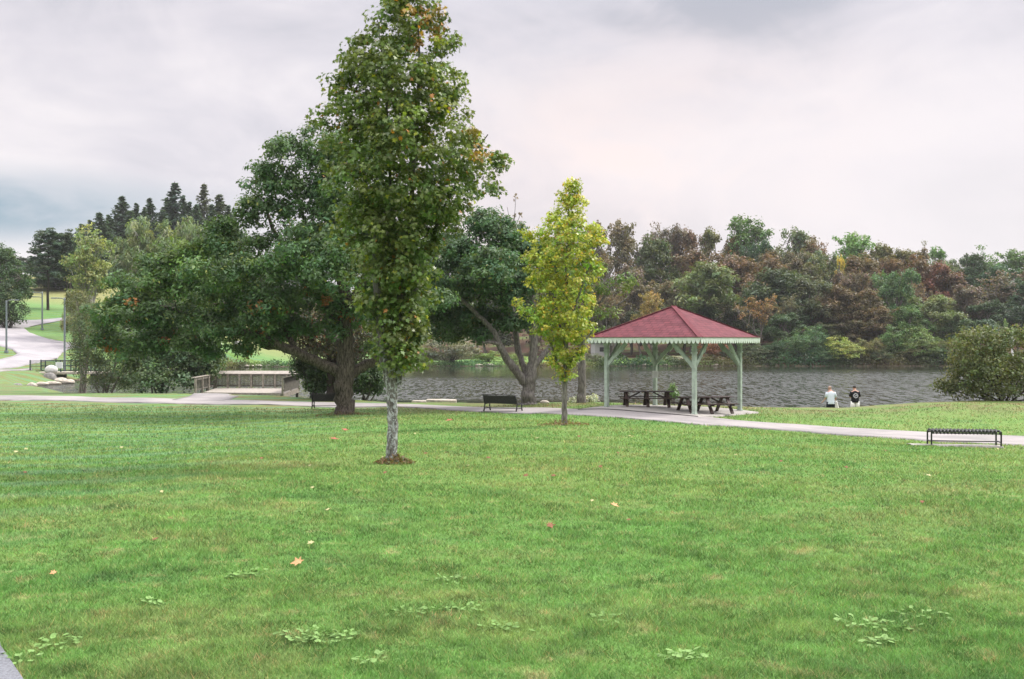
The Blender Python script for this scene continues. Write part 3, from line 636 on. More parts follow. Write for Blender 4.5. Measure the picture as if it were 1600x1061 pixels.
# shrubs of the near shore
def shrub_clumps(lobes, n, seed): return lobes, n
def shrub(px, row, d, lobes, n, size, col, label, seed, cr=0.45, nl=30, pal=None, shape='diamond', name='shore_shrub', group=None, stems=6, barkm=None, **kw):
    s_ = d/F; base = CY - tz((px-CX)*s_, d)/s_; rg = random.Random(seed); tp = []
    for i in range(stems):
        q = lobes[rg.randrange(len(lobes))]
        tp.append([(px + rg.uniform(-8, 8), base+2, 1.6), ((px+q[0])/2 + rg.uniform(-5, 5), (base+q[1])/2+4, 1.2, rg.uniform(-.5, .5)), (q[0], q[1], .6, rg.uniform(-.8, .8))])
    return hero(px, row, d, lobes, tp, n, cr, nl, size, shape, seed, col, barkm or m_twig, name, label, group, pal, shell=0.4, twig_r=0.02, cat='shrub', twig_frac=0.3, **kw)
GS = 'shrubs massed on the near shore left of the deck'
shrub(238, 612, 67, [(200,520,50,36),(250,510,50,34),(180,555,44,36),(230,565,56,38),(280,560,48,40),(315,548,30,34),(250,592,80,22),(180,590,46,22)], 620, .22, (0.045,0.085,0.040),
      'large dark green shore shrub under the left limbs of the spreading oak', 71, 0.55, 34, group=GS, under=None) if False else None
def shrubs():
    shrub(245, 612, 66, [(215,525,44,30),(262,520,44,30),(235,560,52,34),(282,562,38,34),(312,552,30,36),(270,535,54,34),(325,575,24,28),(262,592,56,20),(310,590,26,18)], 560, .20, (0.070,0.120,0.052),
      'broad dark green shore shrub between the deck and the inlet', 71, 0.6, 34, group=GS)
    shrub(165, 612, 68, [(150,520,34,40),(200,560,44,40),(130,560,22,34),(150,540,28,36),(180,530,32,36),(150,575,30,26),(185,575,36,32),(165,598,40,14),(140,500,20,30),(190,500,26,24),(215,590,50,22)], 520, .19, (0.085,0.125,0.060),
      'grey green willowy shrub with pale stems beside the inlet', 72, 0.5, 30, shape='long', group=GS, pal=[(.05,(1.8,1.2,.8))])
    shrub(128, 600, 72, [(128,480,20,26),(138,520,20,30),(125,470,16,14)], 80, .18, (0.105,0.125,0.055), 'thin pale green bush hanging at the left end of the shrubs', 73, 0.5, 22, shape='long', group=GS)
    shrub(338, 606, 70, [(330,560,20,24),(318,585,18,20)], 90, .2, (0.045,0.085,0.036), 'narrow green bush touching the left end of the deck railing', 74, 0.5, 26, group=GS)
    G2 = 'dark bushes behind the left slatted bench'
    shrub(492, 622, 57.5, [(480,578,18,14),(500,585,26,22),(492,602,24,14),(470,568,14,9)], 170, .16, (0.055,0.100,0.038), 'dark green bush to the right of the wooden deck', 75, 0.4, 30, group=G2)
    shrub(572, 622, 57, [(560,590,24,24),(580,585,18,20),(568,608,26,12),(590,600,12,14)], 170, .16, (0.058,0.108,0.040), 'dark green bush at the water edge right of the thick oak trunk', 76, 0.4, 30, group=G2)
    shrub(526, 624, 57.5, [(525,600,24,18),(520,580,24,12)], 110, .16, (0.050,0.092,0.036), 'dark green bush hidden behind the thick oak trunk', 77, 0.4, 30, group=G2)
    shrub(912, 633, 51.5, [(905,626,12,7),(922,625,12,8),(893,630,8,4)], 70, .10, (0.30,0.34,0.24), 'low whitish flowering shrub left of the pavilion', 78, 0.22, 24, pal=[(.35,(2.0,1.9,2.0))], name='flowering_shrub', stems=3)
    shrub(1053, 631, 50, [(1053,618,8,10),(1051,607,4,6)], 26, .11, (0.10,0.20,0.05), 'small fresh green sapling bush seen between the two picnic tables', 79, 0.2, 20, stems=3)
    shrub(1570, 628, 54, [(1545,545,46,36),(1590,545,50,38),(1512,560,34,32),(1500,590,30,20),(1540,585,50,30),(1590,590,50,34),(1640,560,50,50),(1560,612,44,14),(1480,603,18,10),(1615,612,40,14),(1520,535,36,26),(1500,608,24,14)], 720, .15,
      (0.115,0.145,0.055), 'large olive green bush on the bank at the right edge', 80, 0.40, 26, pal=[(.05,(1.6,1.2,.9))], stems=12, barkm=m_bark_dark)
shrubs()

# leaf litter and tufts at the feet of the trunks
def litter(name, X, Y, rad, n, col, label, seed, up=0.5):
    rng = np.random.default_rng(seed); th = rng.uniform(0, 6.28, n); rr = rad*rng.uniform(0, 1, n)**0.7
    x, y = X+np.cos(th)*rr*1.3, Y+np.sin(th)*rr; hgt = 0.20*np.exp(-(rr/rad*1.5)**2)
    P = np.stack([x, y, TZ(x, y)+0.02+hgt*rng.uniform(0.1, 1, n)], -1); N = rng.normal(size=(n, 3)) + np.array([0, 0, 1.0])
    V, k = leaf_geo(P, N, 0.09, 'long', rng, 0.0); tn = np.repeat(rng.uniform(0.5, 1.4, (n, 1))*np.where(rng.uniform(size=(n, 1)) < .35, [[.55, 1.0, .6]], [[1, 1, 1]]), k, 0)
    o = link_mesh(name, np_mesh(name, V, np.arange(n*k), np.arange(n)*k, tn), m_leaf, None, col); setp(o, label, kind='stuff', cat='litter')
litter('leaf_litter', 0.05 + (613-CX)/F*18.9, 18.85, 0.30, 560, (0.24, 0.155, 0.095), 'brown dead leaves and uncut tuft round the foot of the tall maple', 91)
litter('leaf_litter', (880-CX)/F*33.4, 33.3, 0.7, 420, (0.24, 0.14, 0.08), 'brown dead leaves round the foot of the yellow maple', 92)
litter('leaf_litter', (538-CX)/F*44, 43.6, 1.0, 500, (0.17, 0.10, 0.06), 'scattered dead leaves round the foot of the spreading oak', 93)

# ------------------------------------------------------------------ stock trees for the far side, each about 12 m tall
def stock_broad(seed, W_=5.0, n=430, size=0.33, nl=30, gaps=0.0, trunk_h=0.22, cr=0.62, pal=None, shape='diamond', H=12.0, top_bias=0.0, droop=.4):
    rng = np.random.default_rng(seed); lobes = [(0, 0, H*0.62, W_*0.62, W_*0.62, H*0.30)]
    for i in range(9):
        an = i*2.4 + rng.uniform(-.3, .3); zz0 = H*rng.uniform(0.28, 0.80); rr = W_*rng.uniform(0.45, 0.65)*(1.0 if zz0 < H*.65 else .65)
        k = rng.uniform(0.26, 0.40)*W_; lobes.append((math.cos(an)*rr, math.sin(an)*rr, zz0, k, k, k*0.9))
    for i in range(3): k = rng.uniform(.28, .36)*W_; lobes.append((rng.normal()*W_*.22, rng.normal()*W_*.22, H-k*rng.uniform(.9, 1.3), k, k, k))
    C, O = lobes_clumps(lobes, n, seed, 0.5, sub=5)
    paths = [wig((0, 0, -1), (rng.normal()*.3, rng.normal()*.3, H*0.75), 0.24, 0.08, 7, 0.02, rng)]
    for q in lobes[1:]:
        z0 = H*rng.uniform(trunk_h, 0.55); paths.append(wig((0, 0, z0), q[:3], 0.13, 0.04, 5, 0.05, rng, 0.05))
    for i in range(0, len(C), 4):
        q = lobes[int(rng.integers(1, len(lobes)))]
        b0 = min(lobes[1:], key=lambda l: sum((l[k]-C[i][k])**2 for k in range(3))); paths.append(wig(b0[:3], C[i], 0.045, 0.015, 4, 0.06, rng))
    return crown_mesh('crown', C, O, cr, nl, size, shape, seed, pal, droop, 1.0), tubes_mesh('trunk', paths, 7)
def stock_branchy(seed, leaf_n, depth=4, size=0.36, H=12.0, spread=0.55, L0=3.4, pal=None, cr=.75, nl=14):
    rng = np.random.default_rng(seed); out = []; tips = []
    grow((0, 0, -1), (0, 0, 1), L0+1.2, 0.22, depth, rng, out, tips, spread, 0.25, (3, 4))
    P = np.array([q for q, d in tips]); D = np.array([d for q, d in tips]); k = H/max(P[:, 2].max(), 1)
    out = [([(a[0]*k, a[1]*k, a[2]*k if a[2] > 0 else a[2]) for a in pts], [r*1.2 for r in rad]) for pts, rad in out]
    P = P*k; sel = rng.permutation(len(P))[:leaf_n]
    return crown_mesh('crown', P[sel], D[sel], cr, nl, size, 'diamond', seed, pal), tubes_mesh('trunk', out, 6)
def stock_spruce(seed, H=12.0, base=1.0, W_=3.3, ragged=0.10, dens=1.5):
    rng = np.random.default_rng(seed); P = []; N = []; paths = [([(0, 0, -1), (0, 0, H*.5), (0, 0, H)], [.2, .13, .02])]
    z = base
    while z < H-0.15:
        f = (H-z)/(H-base); rad = W_*f*rng.uniform(1-ragged, 1+ragged)+0.05
        for i in range(max(5, int(10*dens*(f+.35)))):
            an = rng.uniform(0, 6.28); L = rad*rng.uniform(0.7, 1.15); e = np.array([math.cos(an)*L, math.sin(an)*L, -0.22*L + 0.1])
            if L > .9 and rng.uniform() < .3: paths.append(([(0, 0, z), tuple(e+np.array([0, 0, z]))], [.035, .01]))
            for t_ in np.linspace(0.2, 1, max(4, int(L/0.19))):
                for _ in range(3):
                    q = e*t_ + rng.normal(size=3)*np.array([.15, .15, .10])*min(1, .3+f*3); q[2] += z - 0.10*math.sin(t_*3); P.append(q); N.append([math.cos(an)*.3, math.sin(an)*.3, 1])
        z += rng.uniform(0.22, 0.36)
    P = np.array(P); N = np.array(N) + rng.normal(size=P.shape)*.4; V, k = leaf_geo(P, N, 0.36, 'diamond', rng, 0.5); n = len(P)
    tn = np.repeat(rng.uniform(.65, 1.35, (n, 1))*np.ones((1, 3)), k, 0)
    return np_mesh('crown', V, np.arange(n*k), np.arange(n)*k, tn), tubes_mesh('trunk', paths, 7)
def stock_pine(seed, H=12.0, low=0.38, W_=3.0, n_pl=16, size=.34):
    rng = np.random.default_rng(seed); C = []; O = []; paths = [wig((0, 0, -1), (0, 0, H*.97), .2, .05, 8, .003, rng)]
    for i in range(n_pl*3):
        f = (i+.5)/(n_pl*3); z = H*(low + (0.98-low)*f); an = i*2.4; L = W_*(1-f)**0.55*rng.uniform(.55, 1.15)+.25
        e = np.array([math.cos(an)*L, math.sin(an)*L, z+.15*L]); paths.append(wig((0, 0, z), e, .06, .02, 4, .05, rng))
        for t_ in (0.5, .8, 1.0): C.append(np.array([0, 0, z])*(1-t_) + e*t_ + rng.normal(size=3)*.15); O.append([math.cos(an)*.3, math.sin(an)*.3, 1])
    return crown_mesh('crown', np.array(C), np.array(O), .62+.25*(low < .3), 46+20*(low < .3), size, 'diamond', seed, None, .3, .42+.2*(low < .3)), tubes_mesh('trunk', paths, 7)
def stock_shrub(seed, size=.36, n=150, shape='diamond', nl=34):
    rng = np.random.default_rng(seed); lobes = []
    for i in range(9): an = i*2.4; rr = 3.4*rng.uniform(.2, .9); k = rng.uniform(1.6, 2.6); lobes.append((math.cos(an)*rr, math.sin(an)*rr, k*1.2+rng.uniform(0, 6)*(1-rr/4.2), k, k, k*1.2))
    C, O = lobes_clumps(lobes, n, seed, .5, 1.0); paths = [wig((rng.normal()*.4, rng.normal()*.4, -.8), C[i], .08, .02, 5, .05, rng) for i in range(0, len(C), 6)]
    return crown_mesh('crown', C, O, .9, nl, size, shape, seed, None, .3), tubes_mesh('trunk', paths, 5)
STOCK = {'broad0': stock_broad(101), 'broad1': stock_broad(102, 5.2), 'broad2': stock_broad(103, 4.6), 'broad3': stock_broad(104, 5.4, shape='long', size=.5),
 'open0': stock_broad(105, 4.6, 270, gaps=1, nl=26, cr=.58), 'open1': stock_broad(106, 4.4, 220, gaps=1, nl=24, cr=.55),
 'willow0': stock_broad(107, 5.2, 420, .5, 26, shape='long', cr=.62, droop=1.4), 'willow1': stock_broad(108, 4.8, 330, .5, 24, shape='long', cr=.58, droop=1.4),
 'bare': stock_branchy(109, 150, 4), 'dead': stock_branchy(119, 40, 3, cr=.4, nl=8), 'birch': stock_branchy(120, 300, 4, nl=34, cr=.62, size=.3, spread=.5), 'twiggy': stock_branchy(110, 330, 4, nl=16, cr=.7), 'twiggy1': stock_branchy(115, 330, 4, nl=15, cr=.65, spread=.7),
 'spruce0': stock_spruce(111), 'spruce1': stock_spruce(112, W_=3.0, ragged=.22, dens=1.1), 'pine0': stock_pine(113), 'pine1': stock_pine(114, low=.18, W_=4.2, n_pl=18),
 'shrub0': stock_shrub(116), 'shrub1': stock_shrub(117), 'shrub2': stock_shrub(118, .55, 140, 'long')}
DIM = {}
for k_, (cm, tm) in STOCK.items():
    a = np.empty(len(cm.vertices)*3, np.float32); cm.vertices.foreach_get('co', a); a = a.reshape(-1, 3)
    DIM[k_] = (np.percentile(a[:, 0], 99.3)-np.percentile(a[:, 0], .7), np.percentile(a[:, 2], 99.7))
    cm.materials.append(m_leaf)
PROTO = {}; _r = random.Random(4)
def far_tree(px, top, wid, d, kind, col, label, group, barkm=None, cat=None):
    """one tree of the far side: px column, row of its top and width as in the photo, standing d metres away"""
    X = (px-CX)/F*d; z = tz(X, d); Hm = -(top-CY)/F*d - z; wm = wid/F*d
    Wd, Hd = DIM[kind]
    nm = {'s': 'spruce_tree', 'p': 'pine_tree', 'w': 'willow_tree', 'birch': 'birch_tree'}.get(kind if kind == 'birch' else kind[0], 'broadleaf_tree')
    if kind.startswith('shrub'): nm = 'lakeside_shrub'
    if kind in ('bare', 'twiggy', 'twiggy1', 'dead'): nm = 'bare_branched_tree'
    key = (kind, nm)
    if key not in PROTO:
        root = empty(nm, (X, d, z)); tm = STOCK[kind][1]; tm.materials.append(m_bark_dark if kind[0] in 'sp' else m_twig)
        link_mesh('trunk', tm, None, root); link_mesh('crown', STOCK[kind][0], None, root, (1, 1, 1)); PROTO[key] = root
    else: root = copy_tree(PROTO[key])
    root.location = (X, d, z); root.rotation_euler = (0, 0, _r.uniform(0, 6.28)); root.scale = (wm/Wd, wm/Wd, Hm/Hd)
    setp(root, label, cat or ('shrub' if kind.startswith('shrub') else 'tree'), group)
    v = _r.uniform(1.45, 1.85)
    for ch in root.children:
        if ch.name.startswith('crown'): ch.color = (col[0]*v, col[1]*v, col[2]*v, 1)
        elif barkm: ch.material_slots[0].link = 'OBJECT'; ch.material_slots[0].material = barkm
    return root
RUST=(.098,.072,.044); BRN=(.086,.080,.045); PUR=(.092,.082,.062); DG=(.032,.058,.026); MG=(.055,.105,.034); BG=(.075,.15,.045); OL=(.085,.092,.034); OB=(.080,.066,.034)
GG=(.085,.115,.058); TEAL=(.034,.070,.036); SP=(.036,.060,.040); YE=(.32,.26,.05); ORG=(.15,.105,.045); YG=(.16,.20,.05)
GR = 'trees on the wooded hillside across the lake'
FAR = [
 # skyline, left to right
 (872,350,46,225,'twiggy',PUR,'purplish thin-leaved tree on the skyline directly behind the yellow maple'),
 (925,352,50,228,'broad2',BRN,'brown tree on the skyline at the right shoulder of the yellow maple'),
 (968,348,62,235,'open0',BRN,'brown open-crowned tree on the skyline just right of the yellow maple'),
 (1008,352,46,238,'twiggy1',PUR,'thin purple-brown tree on the skyline, second right of the yellow maple'),
 (1040,355,52,240,'broad0',PUR,'purple-brown rounded tree on the skyline above the dark green dome'),
 (1080,360,54,238,'broad1',RUST,'reddish brown tree on the skyline left of the olive gappy one'),
 (1108,357,58,236,'open1',OL,'olive green gappy tree on the skyline above the pavilion roof'),
 (1142,372,44,232,'open0',OB,'low orange-brown tree on the skyline left of the tallest green tree'),
 (1170,339,72,232,'open0',MG,'tallest green tree of the right skyline, with sky showing through it'),
 (1180,378,42,214,'broad0',TEAL,'small bright bluish green dome just below the tallest skyline tree'),
 (1232,357,66,236,'open1',GG,'grey-green gappy tree on the skyline right of the tallest one'),
 (1262,370,50,236,'broad2',BRN,'brown tree on the skyline left of the purplish twiggy one'),
 (1292,370,48,236,'twiggy',RUST,'reddish twiggy tree on the skyline left of the bright green one'),
 (1340,364,72,236,'open0',BG,'bright green broad tree on the skyline over the right half of the wood'),
 (1385,382,62,232,'broad1',OL,'olive tree on the skyline just right of the bright green one'),
 (1416,392,60,232,'broad2',OB,'brownish olive tree on the falling skyline'),
 (1433,379,28,238,'twiggy1',OL,'very thin wispy tree sticking up from the falling skyline'),
 (1460,386,50,238,'open1',BG,'bright green gappy tree on the skyline before the low gap'),
 (1492,404,46,250,'broad0',GG,'hazy grey-green tree in the lowest gap of the skyline'),
 (1524,397,44,236,'broad2',DG,'dark green tree just right of the lowest gap of the skyline'),
 (1560,384,54,236,'twiggy1',BG,'thin leaning light green tree near the right edge of the skyline'),
 (1590,390,60,236,'open0',MG,'green tree on the skyline at the right edge'),
 (1640,385,70,232,'broad1',RUST,'rust-brown tree on the skyline at the very right border'),
 # middle of the slope
 (1022,373,92,204,'broad1',(.050,.070,.030),'big dark green dome-shaped tree above the left half of the pavilion roof'),
 (950,400,70,205,'open1',OB,'brownish green tree low behind the right side of the yellow maple'),
 (985,418,70,196,'broad2',PUR,'dark purplish tree left below the dark green dome'),
 (1112,394,110,204,'broad0',RUST,'broad rust-brown tree behind the grey-green willowy one'),
 (1178,402,96,203,'broad3',RUST,'rust-brown tree below the tallest skyline tree'),
 (1230,392,76,208,'broad0',BRN,'brown rounded tree mid-slope right of the pavilion peak'),
 (1282,394,78,207,'willow1',GG,'dull green feathery tree mid-slope left of the yellow patch'),
 (1311,400,22,204,'open1',YE,'narrow bright yellow tree high in the middle of the wood'),
 (1345,398,86,205,'broad1',OB,'olive-rust broad tree mid-slope under the bright green skyline tree'),
 (1355,418,56,198,'bare',RUST,'half bare tree with fanned pale branches mid-slope'),
 (1402,402,82,205,'broad3',RUST,'rust-red tree mid-slope over the bluish green round one'),
 (1440,412,82,202,'broad0',(.12,.068,.05),'pinkish brown tree mid-slope left of the dark brown one'),
 (1483,424,72,200,'broad2',(.082,.056,.038),'dark red-brown tree mid-slope on the right'),
 (1525,428,76,202,'twiggy',PUR,'purple-grey twiggy tree mid-slope near the right edge'),
 (1565,414,70,206,'broad0',TEAL,'blue-green tree mid-slope near the right edge'),
 (1600,436,74,196,'broad1',(.028,.052,.028),'very dark teal tree at the right edge above the bush'),
 (1650,430,80,196,'broad2',DG,'dark green tree beyond the right border of the wood'),
 # lower slope
 (1100,413,128,182,'willow0',(.088,.118,.052),'wide grey-green willowy tree rising right above the pavilion peak'),
 (1042,440,74,186,'broad2',BRN,'brown tree tucked between the pavilion roof and the dark green dome'),
 (960,455,60,180,'bare',OB,'half bare tree with pale limbs behind the left end of the pavilion roof'),
 (1020,456,52,174,'open0',(.15,.12,.04),'small orange and yellow tree above the left slope of the pavilion roof'),
 (1210,420,108,184,'broad3',(.042,.066,.032),'broad dark green tree right of the pavilion peak'),
 (1187,462,58,170,'bare',ORG,'golden orange half bare tree just right of the pavilion roof'),
 (1262,432,84,182,'broad1',(.050,.064,.034),'dull dark tree mid-slope, second big one right of the pavilion'),
 (1305,446,76,180,'broad3',OB,'brownish green tree in the centre of the right wood'),
 (1345,452,70,178,'broad2',OB,'dark brownish tree in the centre of the right wood'),
 (1398,423,72,182,'broad0',(.062,.118,.048),'round bluish green tree with pale limbs in the middle of the wood'),
 (1420,478,66,172,'broad1',MG,'plain green tree low on the slope below the bluish green one'),
 (1458,462,86,176,'willow1',(.090,.120,.050),'feathery olive green tree left above the bank bush'),
 (1512,448,72,184,'broad2',PUR,'dull purplish tree directly above the bank bush'),
 (1545,470,60,180,'broad1',DG,'dark green tree above the middle of the bank bush'),
 (1590,478,70,176,'broad0',(.028,.052,.028),'deep dark teal tree right above the bank bush at the edge'),
 (1561,500,32,150,'shrub0',(.085,.15,.065),'small pale green bush peeping over the bank bush'),
 (1225,490,76,174,'broad1',DG,'dark shaded green tree low on the slope right of the pavilion eaves'),
 (1372,480,70,174,'open0',OB,'dull olive-brown tree low on the slope'),
 (1490,500,60,172,'broad0',(.05,.085,.035),'green tree at the waterline left of the bank bush'),
 (1085,478,90,184,'broad3',DG,'dark tree mostly hidden by the pavilion roof'),
 (1150,480,70,180,'broad2',(.045,.055,.03),'dark olive tree behind the right slope of the pavilion roof'),
 (1000,485,60,184,'broad0',(.04,.05,.028),'dark tree behind the left slope of the pavilion roof'),
 (940,480,60,186,'broad1',(.05,.06,.03),'dark green tree behind the left eaves of the pavilion'),
 (925,425,50,190,'broad2',OB,'brown-green tree between the yellow maple and the dark dome'),
 (1250,470,80,188,'broad0',OB,'olive-brown tree filling the slope behind the second big dark tree'),
 (1300,482,76,186,'broad1',(.06,.075,.038),'dull green tree in the hollow left of the wood centre'),
 (1290,505,60,176,'broad2',(.05,.06,.032),'dark green low tree behind the yellow-green waterline shrub'),
 (1335,500,64,175,'broad0',(.075,.07,.04),'brownish low tree right of the yellow-green waterline shrub'),
 (1380,452,70,190,'broad2',(.07,.085,.04),'olive green tree left of the round bluish green one'),
 (1440,470,70,188,'broad0',(.05,.07,.035),'dark green tree between the bluish green and the feathery tree'),
 (1225,452,70,192,'broad2',(.07,.075,.045),'dull olive tree behind the broad dark green one'),
 (1180,440,80,194,'broad1',(.10,.075,.05),'brown tree behind the golden orange half bare one'),
 (1070,452,80,190,'broad0',(.07,.08,.04),'olive tree behind the pavilion peak, left side'),
 (985,440,70,190,'broad1',(.075,.07,.045),'olive-brown tree right of the pale-limbed half bare one'),
 (1292,468,46,180,'bare',(.10,.085,.05),'half bare tree with pale limbs left of the wood centre'),
 (1236,462,44,178,'bare',(.08,.085,.045),'half bare tree between the two big dark trees'),
 (1425,440,50,188,'bare',(.10,.08,.05),'half bare tree right of the bluish green round one'),
 (1480,470,60,186,'broad2',(.06,.075,.04),'olive tree left of the purplish tree over the bank bush'),
 (1530,500,70,174,'broad0',(.04,.07,.04),'dark green low tree just behind the top of the bank bush'),
 (1330,425,60,196,'broad0',(.09,.075,.05),'brown tree behind the brownish green one in the wood centre'),
 (1270,412,60,200,'open0',(.075,.085,.04),'olive gappy tree left below the narrow yellow one'),
]
for i, q in enumerate(FAR): far_tree(q[0], q[1], q[2]*(1.28 if i < 23 and q[2] > 30 else 1.08), *q[3:], GR)
GW = 'shrubs along the far waterline'
for q in [
 (1245,512,52,166,'shrub0',(.052,.100,.042),'round mid green shrub at the far waterline, right of the pavilion'),
 (1277,508,40,167,'shrub1',(.048,.100,.045),'upright green shrub at the far waterline left of the yellow-green one'),
 (1316,526,58,165,'shrub1',YG,'yellow-green shrub at the far waterline'),
 (1212,525,40,166,'shrub0',(.030,.062,.028),'dark shrub at the far waterline beside the right pavilion post'),
 (1358,528,46,166,'shrub2',OL,'olive shrub at the far waterline right of the yellow-green one'),
 (1400,508,58,167,'shrub0',(.058,.110,.038),'tall green shrub at the far waterline, middle of the right stretch'),
 (1440,512,60,166,'shrub1',(.075,.115,.036),'light green shrub at the far waterline left of the bank bush'),
 (1478,530,50,166,'shrub2',OL,'dull olive shrub at the far waterline touching the bank bush'),
 (1425,540,46,165,'shrub0',OL,'low olive shrub at the far waterline under the tall green one'),
 (700,527,92,166,'shrub2',(.115,.130,.085),'wide grey-green shrub on the far bank between the maple and the forked oak'),
 (660,545,50,166,'shrub2',(.085,.10,.06),'low grey-green shrub on the far bank just right of the tall maple'),
 (762,548,50,168,'shrub0',(.11,.17,.05),'fresh green shrub on the far bank beside the forked oak'),
 (800,552,44,167,'shrub1',(.12,.17,.055),'light green shrub on the far bank under the forked oak limbs'),
 (862,550,40,166,'shrub0',(.07,.10,.04),'small green shrub on the far bank right of the forked oak'),
 (930,552,46,166,'shrub1',(.06,.07,.035),'dull green shrub on the far bank left of the pavilion'),
 (1057,556,34,166,'shrub2',(.22,.24,.20),'low silvery shrub on the far bank under the pavilion roof'),
 (1110,530,50,170,'shrub2',(.14,.07,.04),'reddish brown shrub under the pavilion roof at the front post'),
 (1140,545,40,167,'shrub0',(.04,.05,.028),'dark low shrub under the pavilion roof by the right post'),
 (1180,535,50,166,'shrub1',(.05,.07,.035),'dark green shrub at the far waterline seen past the right eaves'),
 (1295,540,50,165,'shrub0',(.05,.09,.04),'low green shrub at the far waterline left of the yellow-green one'),
 (1375,545,44,165,'shrub1',(.05,.075,.035),'low dark shrub at the far waterline, second right of the yellow-green one'),
 (1460,538,44,165,'shrub0',(.05,.09,.038),'low green shrub at the far waterline just left of the bank bush'),
 (1010,560,30,165,'shrub0',(.13,.17,.06),'small light green bank shrub under the left of the pavilion roof'),
 ]: far_tree(*q, GW)
GB = 'trees behind the oaks beyond the far bank'
for q in [
 (600,430,90,215,'broad0',DG,'dark tree beyond the lake hidden behind the tall maple'),
 (655,420,90,212,'broad1',(.04,.06,.03),'dark tree beyond the lake right of the tall maple'),
 (700,400,80,214,'broad2',DG,'dark tree beyond the lake behind the left of the forked oak'),
 (745,382,80,218,'broad0',BRN,'brown tree beyond the lake behind the top of the forked oak'),
 (812,302,70,205,'dead',BRN,'nearly bare tree whose dry twigs rise above the forked oak'),
 (790,372,70,212,'broad1',BRN,'brownish tree beyond the lake under the bare twigs'),
 (838,372,60,210,'twiggy',PUR,'purplish twiggy tree between the forked oak and the yellow maple'),
 (870,400,70,206,'broad2',BRN,'brown tree beyond the lake behind the yellow maple crown'),
 (905,440,60,200,'broad0',(.05,.05,.03),'dark tree beyond the lake behind the yellow maple trunk'),
 (830,450,80,196,'broad1',(.05,.055,.03),'dark olive tree beyond the lake behind the forked trunk'),
 (760,460,80,196,'broad2',(.045,.05,.03),'dark tree beyond the lake seen under the forked oak limbs'),
 (690,470,80,198,'broad0',DG,'dark tree beyond the grey-green bank shrub'),
 (630,480,80,200,'broad1',DG,'dark tree low behind the tall maple trunk'),
 (560,460,80,205,'broad2',DG,'dark tree beyond the lake behind the oak trunk'),
 (510,440,80,225,'broad0',DG,'dark tree beyond the deck, right of the far lawn'),
 (455,420,80,232,'broad1',DG,'dark tree at the back of the far lawn behind the deck'),
 (400,400,80,236,'broad2',MG,'green tree at the back of the far lawn left of the deck'),
 (545,520,50,180,'shrub1',(.05,.05,.03),'brownish bush seen beside the thick oak trunk'),
 (350,345,60,236,'open0',(.07,.11,.045),'mid green tree beside the last spruce under the oak edge'),
 (372,360,56,226,'broad1',(.06,.10,.045),'light green tree meeting the left outline of the spreading oak'),
 ]: far_tree(*q, GB, m_bark_oak if q[4] == 'dead' else None)
GC = 'conifers on the left hilltop'
for px, top, wd, d, kd, cl_, lb in [
 (75,356,54,158,'pine0',SP,'leftmost tall pine with bare dark trunk beside the road bend'),
 (104,360,44,160,'pine0',(.036,.058,.038),'second tall pine with bare trunk, right of the road bend'),
 (90,366,50,205,'spruce1',SP,'dark spruce filling in behind the two tall pines'),
 (110,372,44,200,'pine0',SP,'shorter dark pine behind the second tall pine'),
 (128,352,44,215,'spruce0',SP,'dark spruce between the tall pines and the pale birch'),
 (155,334,48,222,'spruce1',SP,'dark spruce above the pale birch'),
 (191,309,50,230,'spruce0',SP,'tall pointed spruce, first of the high hilltop row'),
 (213,320,34,234,'spruce0',SP,'slim spruce right of the first high one'),
 (234,312,42,236,'spruce0',SP,'pointed spruce left of the tallest one'),
 (273,288,58,236,'spruce1',(.028,.052,.038),'tallest dark layered spruce of the left hilltop'),
 (296,318,40,232,'spruce0',SP,'dark spruce just right of the tallest one'),
 (319,290,46,240,'spruce1',(.06,.07,.05),'thin ragged spruce with gaps right of the tallest one'),
 (343,307,56,236,'spruce0',(.045,.060,.034),'broad dark spruce at the right end of the hilltop row'),
 (366,328,30,240,'spruce0',SP,'small spruce tip beside the oak outline'),
 (175,346,40,226,'spruce0',SP,'short spruce left below the first high one'),
 (204,332,40,228,'spruce0',SP,'dark spruce between the first high one and the slim one'),
 (225,328,38,228,'spruce0',SP,'dark spruce tip behind the slim one'),
 (262,314,44,238,'spruce0',SP,'dark spruce shoulder left of the tallest one'),
 (286,308,40,240,'spruce0',SP,'narrow dark spruce tucked right behind the tallest one'),
 (307,322,40,230,'spruce0',SP,'dark spruce low between the tallest and the ragged one'),
 (331,322,42,230,'spruce0',SP,'dark spruce low right of the ragged one'),
 (357,324,40,232,'spruce0',SP,'dark spruce right of the broad one'),
 (141,346,40,218,'spruce0',SP,'dark spruce right of the tall pines, partly behind the birch'),
 (170,338,40,226,'spruce0',SP,'dark spruce left of the first high one'),
 (254,330,44,228,'spruce1',SP,'short spruce below and left of the tallest one'),
 ]: far_tree(px, top, wd*(1.95 if kd[0] == 's' else 1.1), d, kd, cl_, lb, GC)
GL = 'pale trees on the left slope'
far_tree(157,356,70,128,'birch',(.14,.18,.07),'pale yellow-green birch with white trunk left of the shrubs', GL, m_bark_birch)
far_tree(228,342,96,146,'willow1',(.115,.150,.080),'pale grey-green weeping tree with white stems in front of the spruces', GL, m_bark_birch)
far_tree(295,342,70,150,'willow0',(.10,.135,.065),'grey-green weeping tree below the ragged spruce', GL)
far_tree(196,372,60,150,'broad0',(.075,.105,.045),'soft green rounded tree between the birch and the weeping tree', GL)
far_tree(258,372,90,140,'broad3',(.07,.115,.045),'mid green tree just above the oak lobes on the left', GL)
far_tree(340,372,80,140,'broad1',(.06,.105,.04),'leafy green tree behind the upper left lobes of the oak', GL)
far_tree(118,452,50,126,'willow1',(.13,.15,.07),'pale small drooping tree beside the second pine trunk', GL)
far_tree(140,470,56,122,'shrub2',(.11,.135,.07),'pale grey-green bush at the foot of the birch', GL)
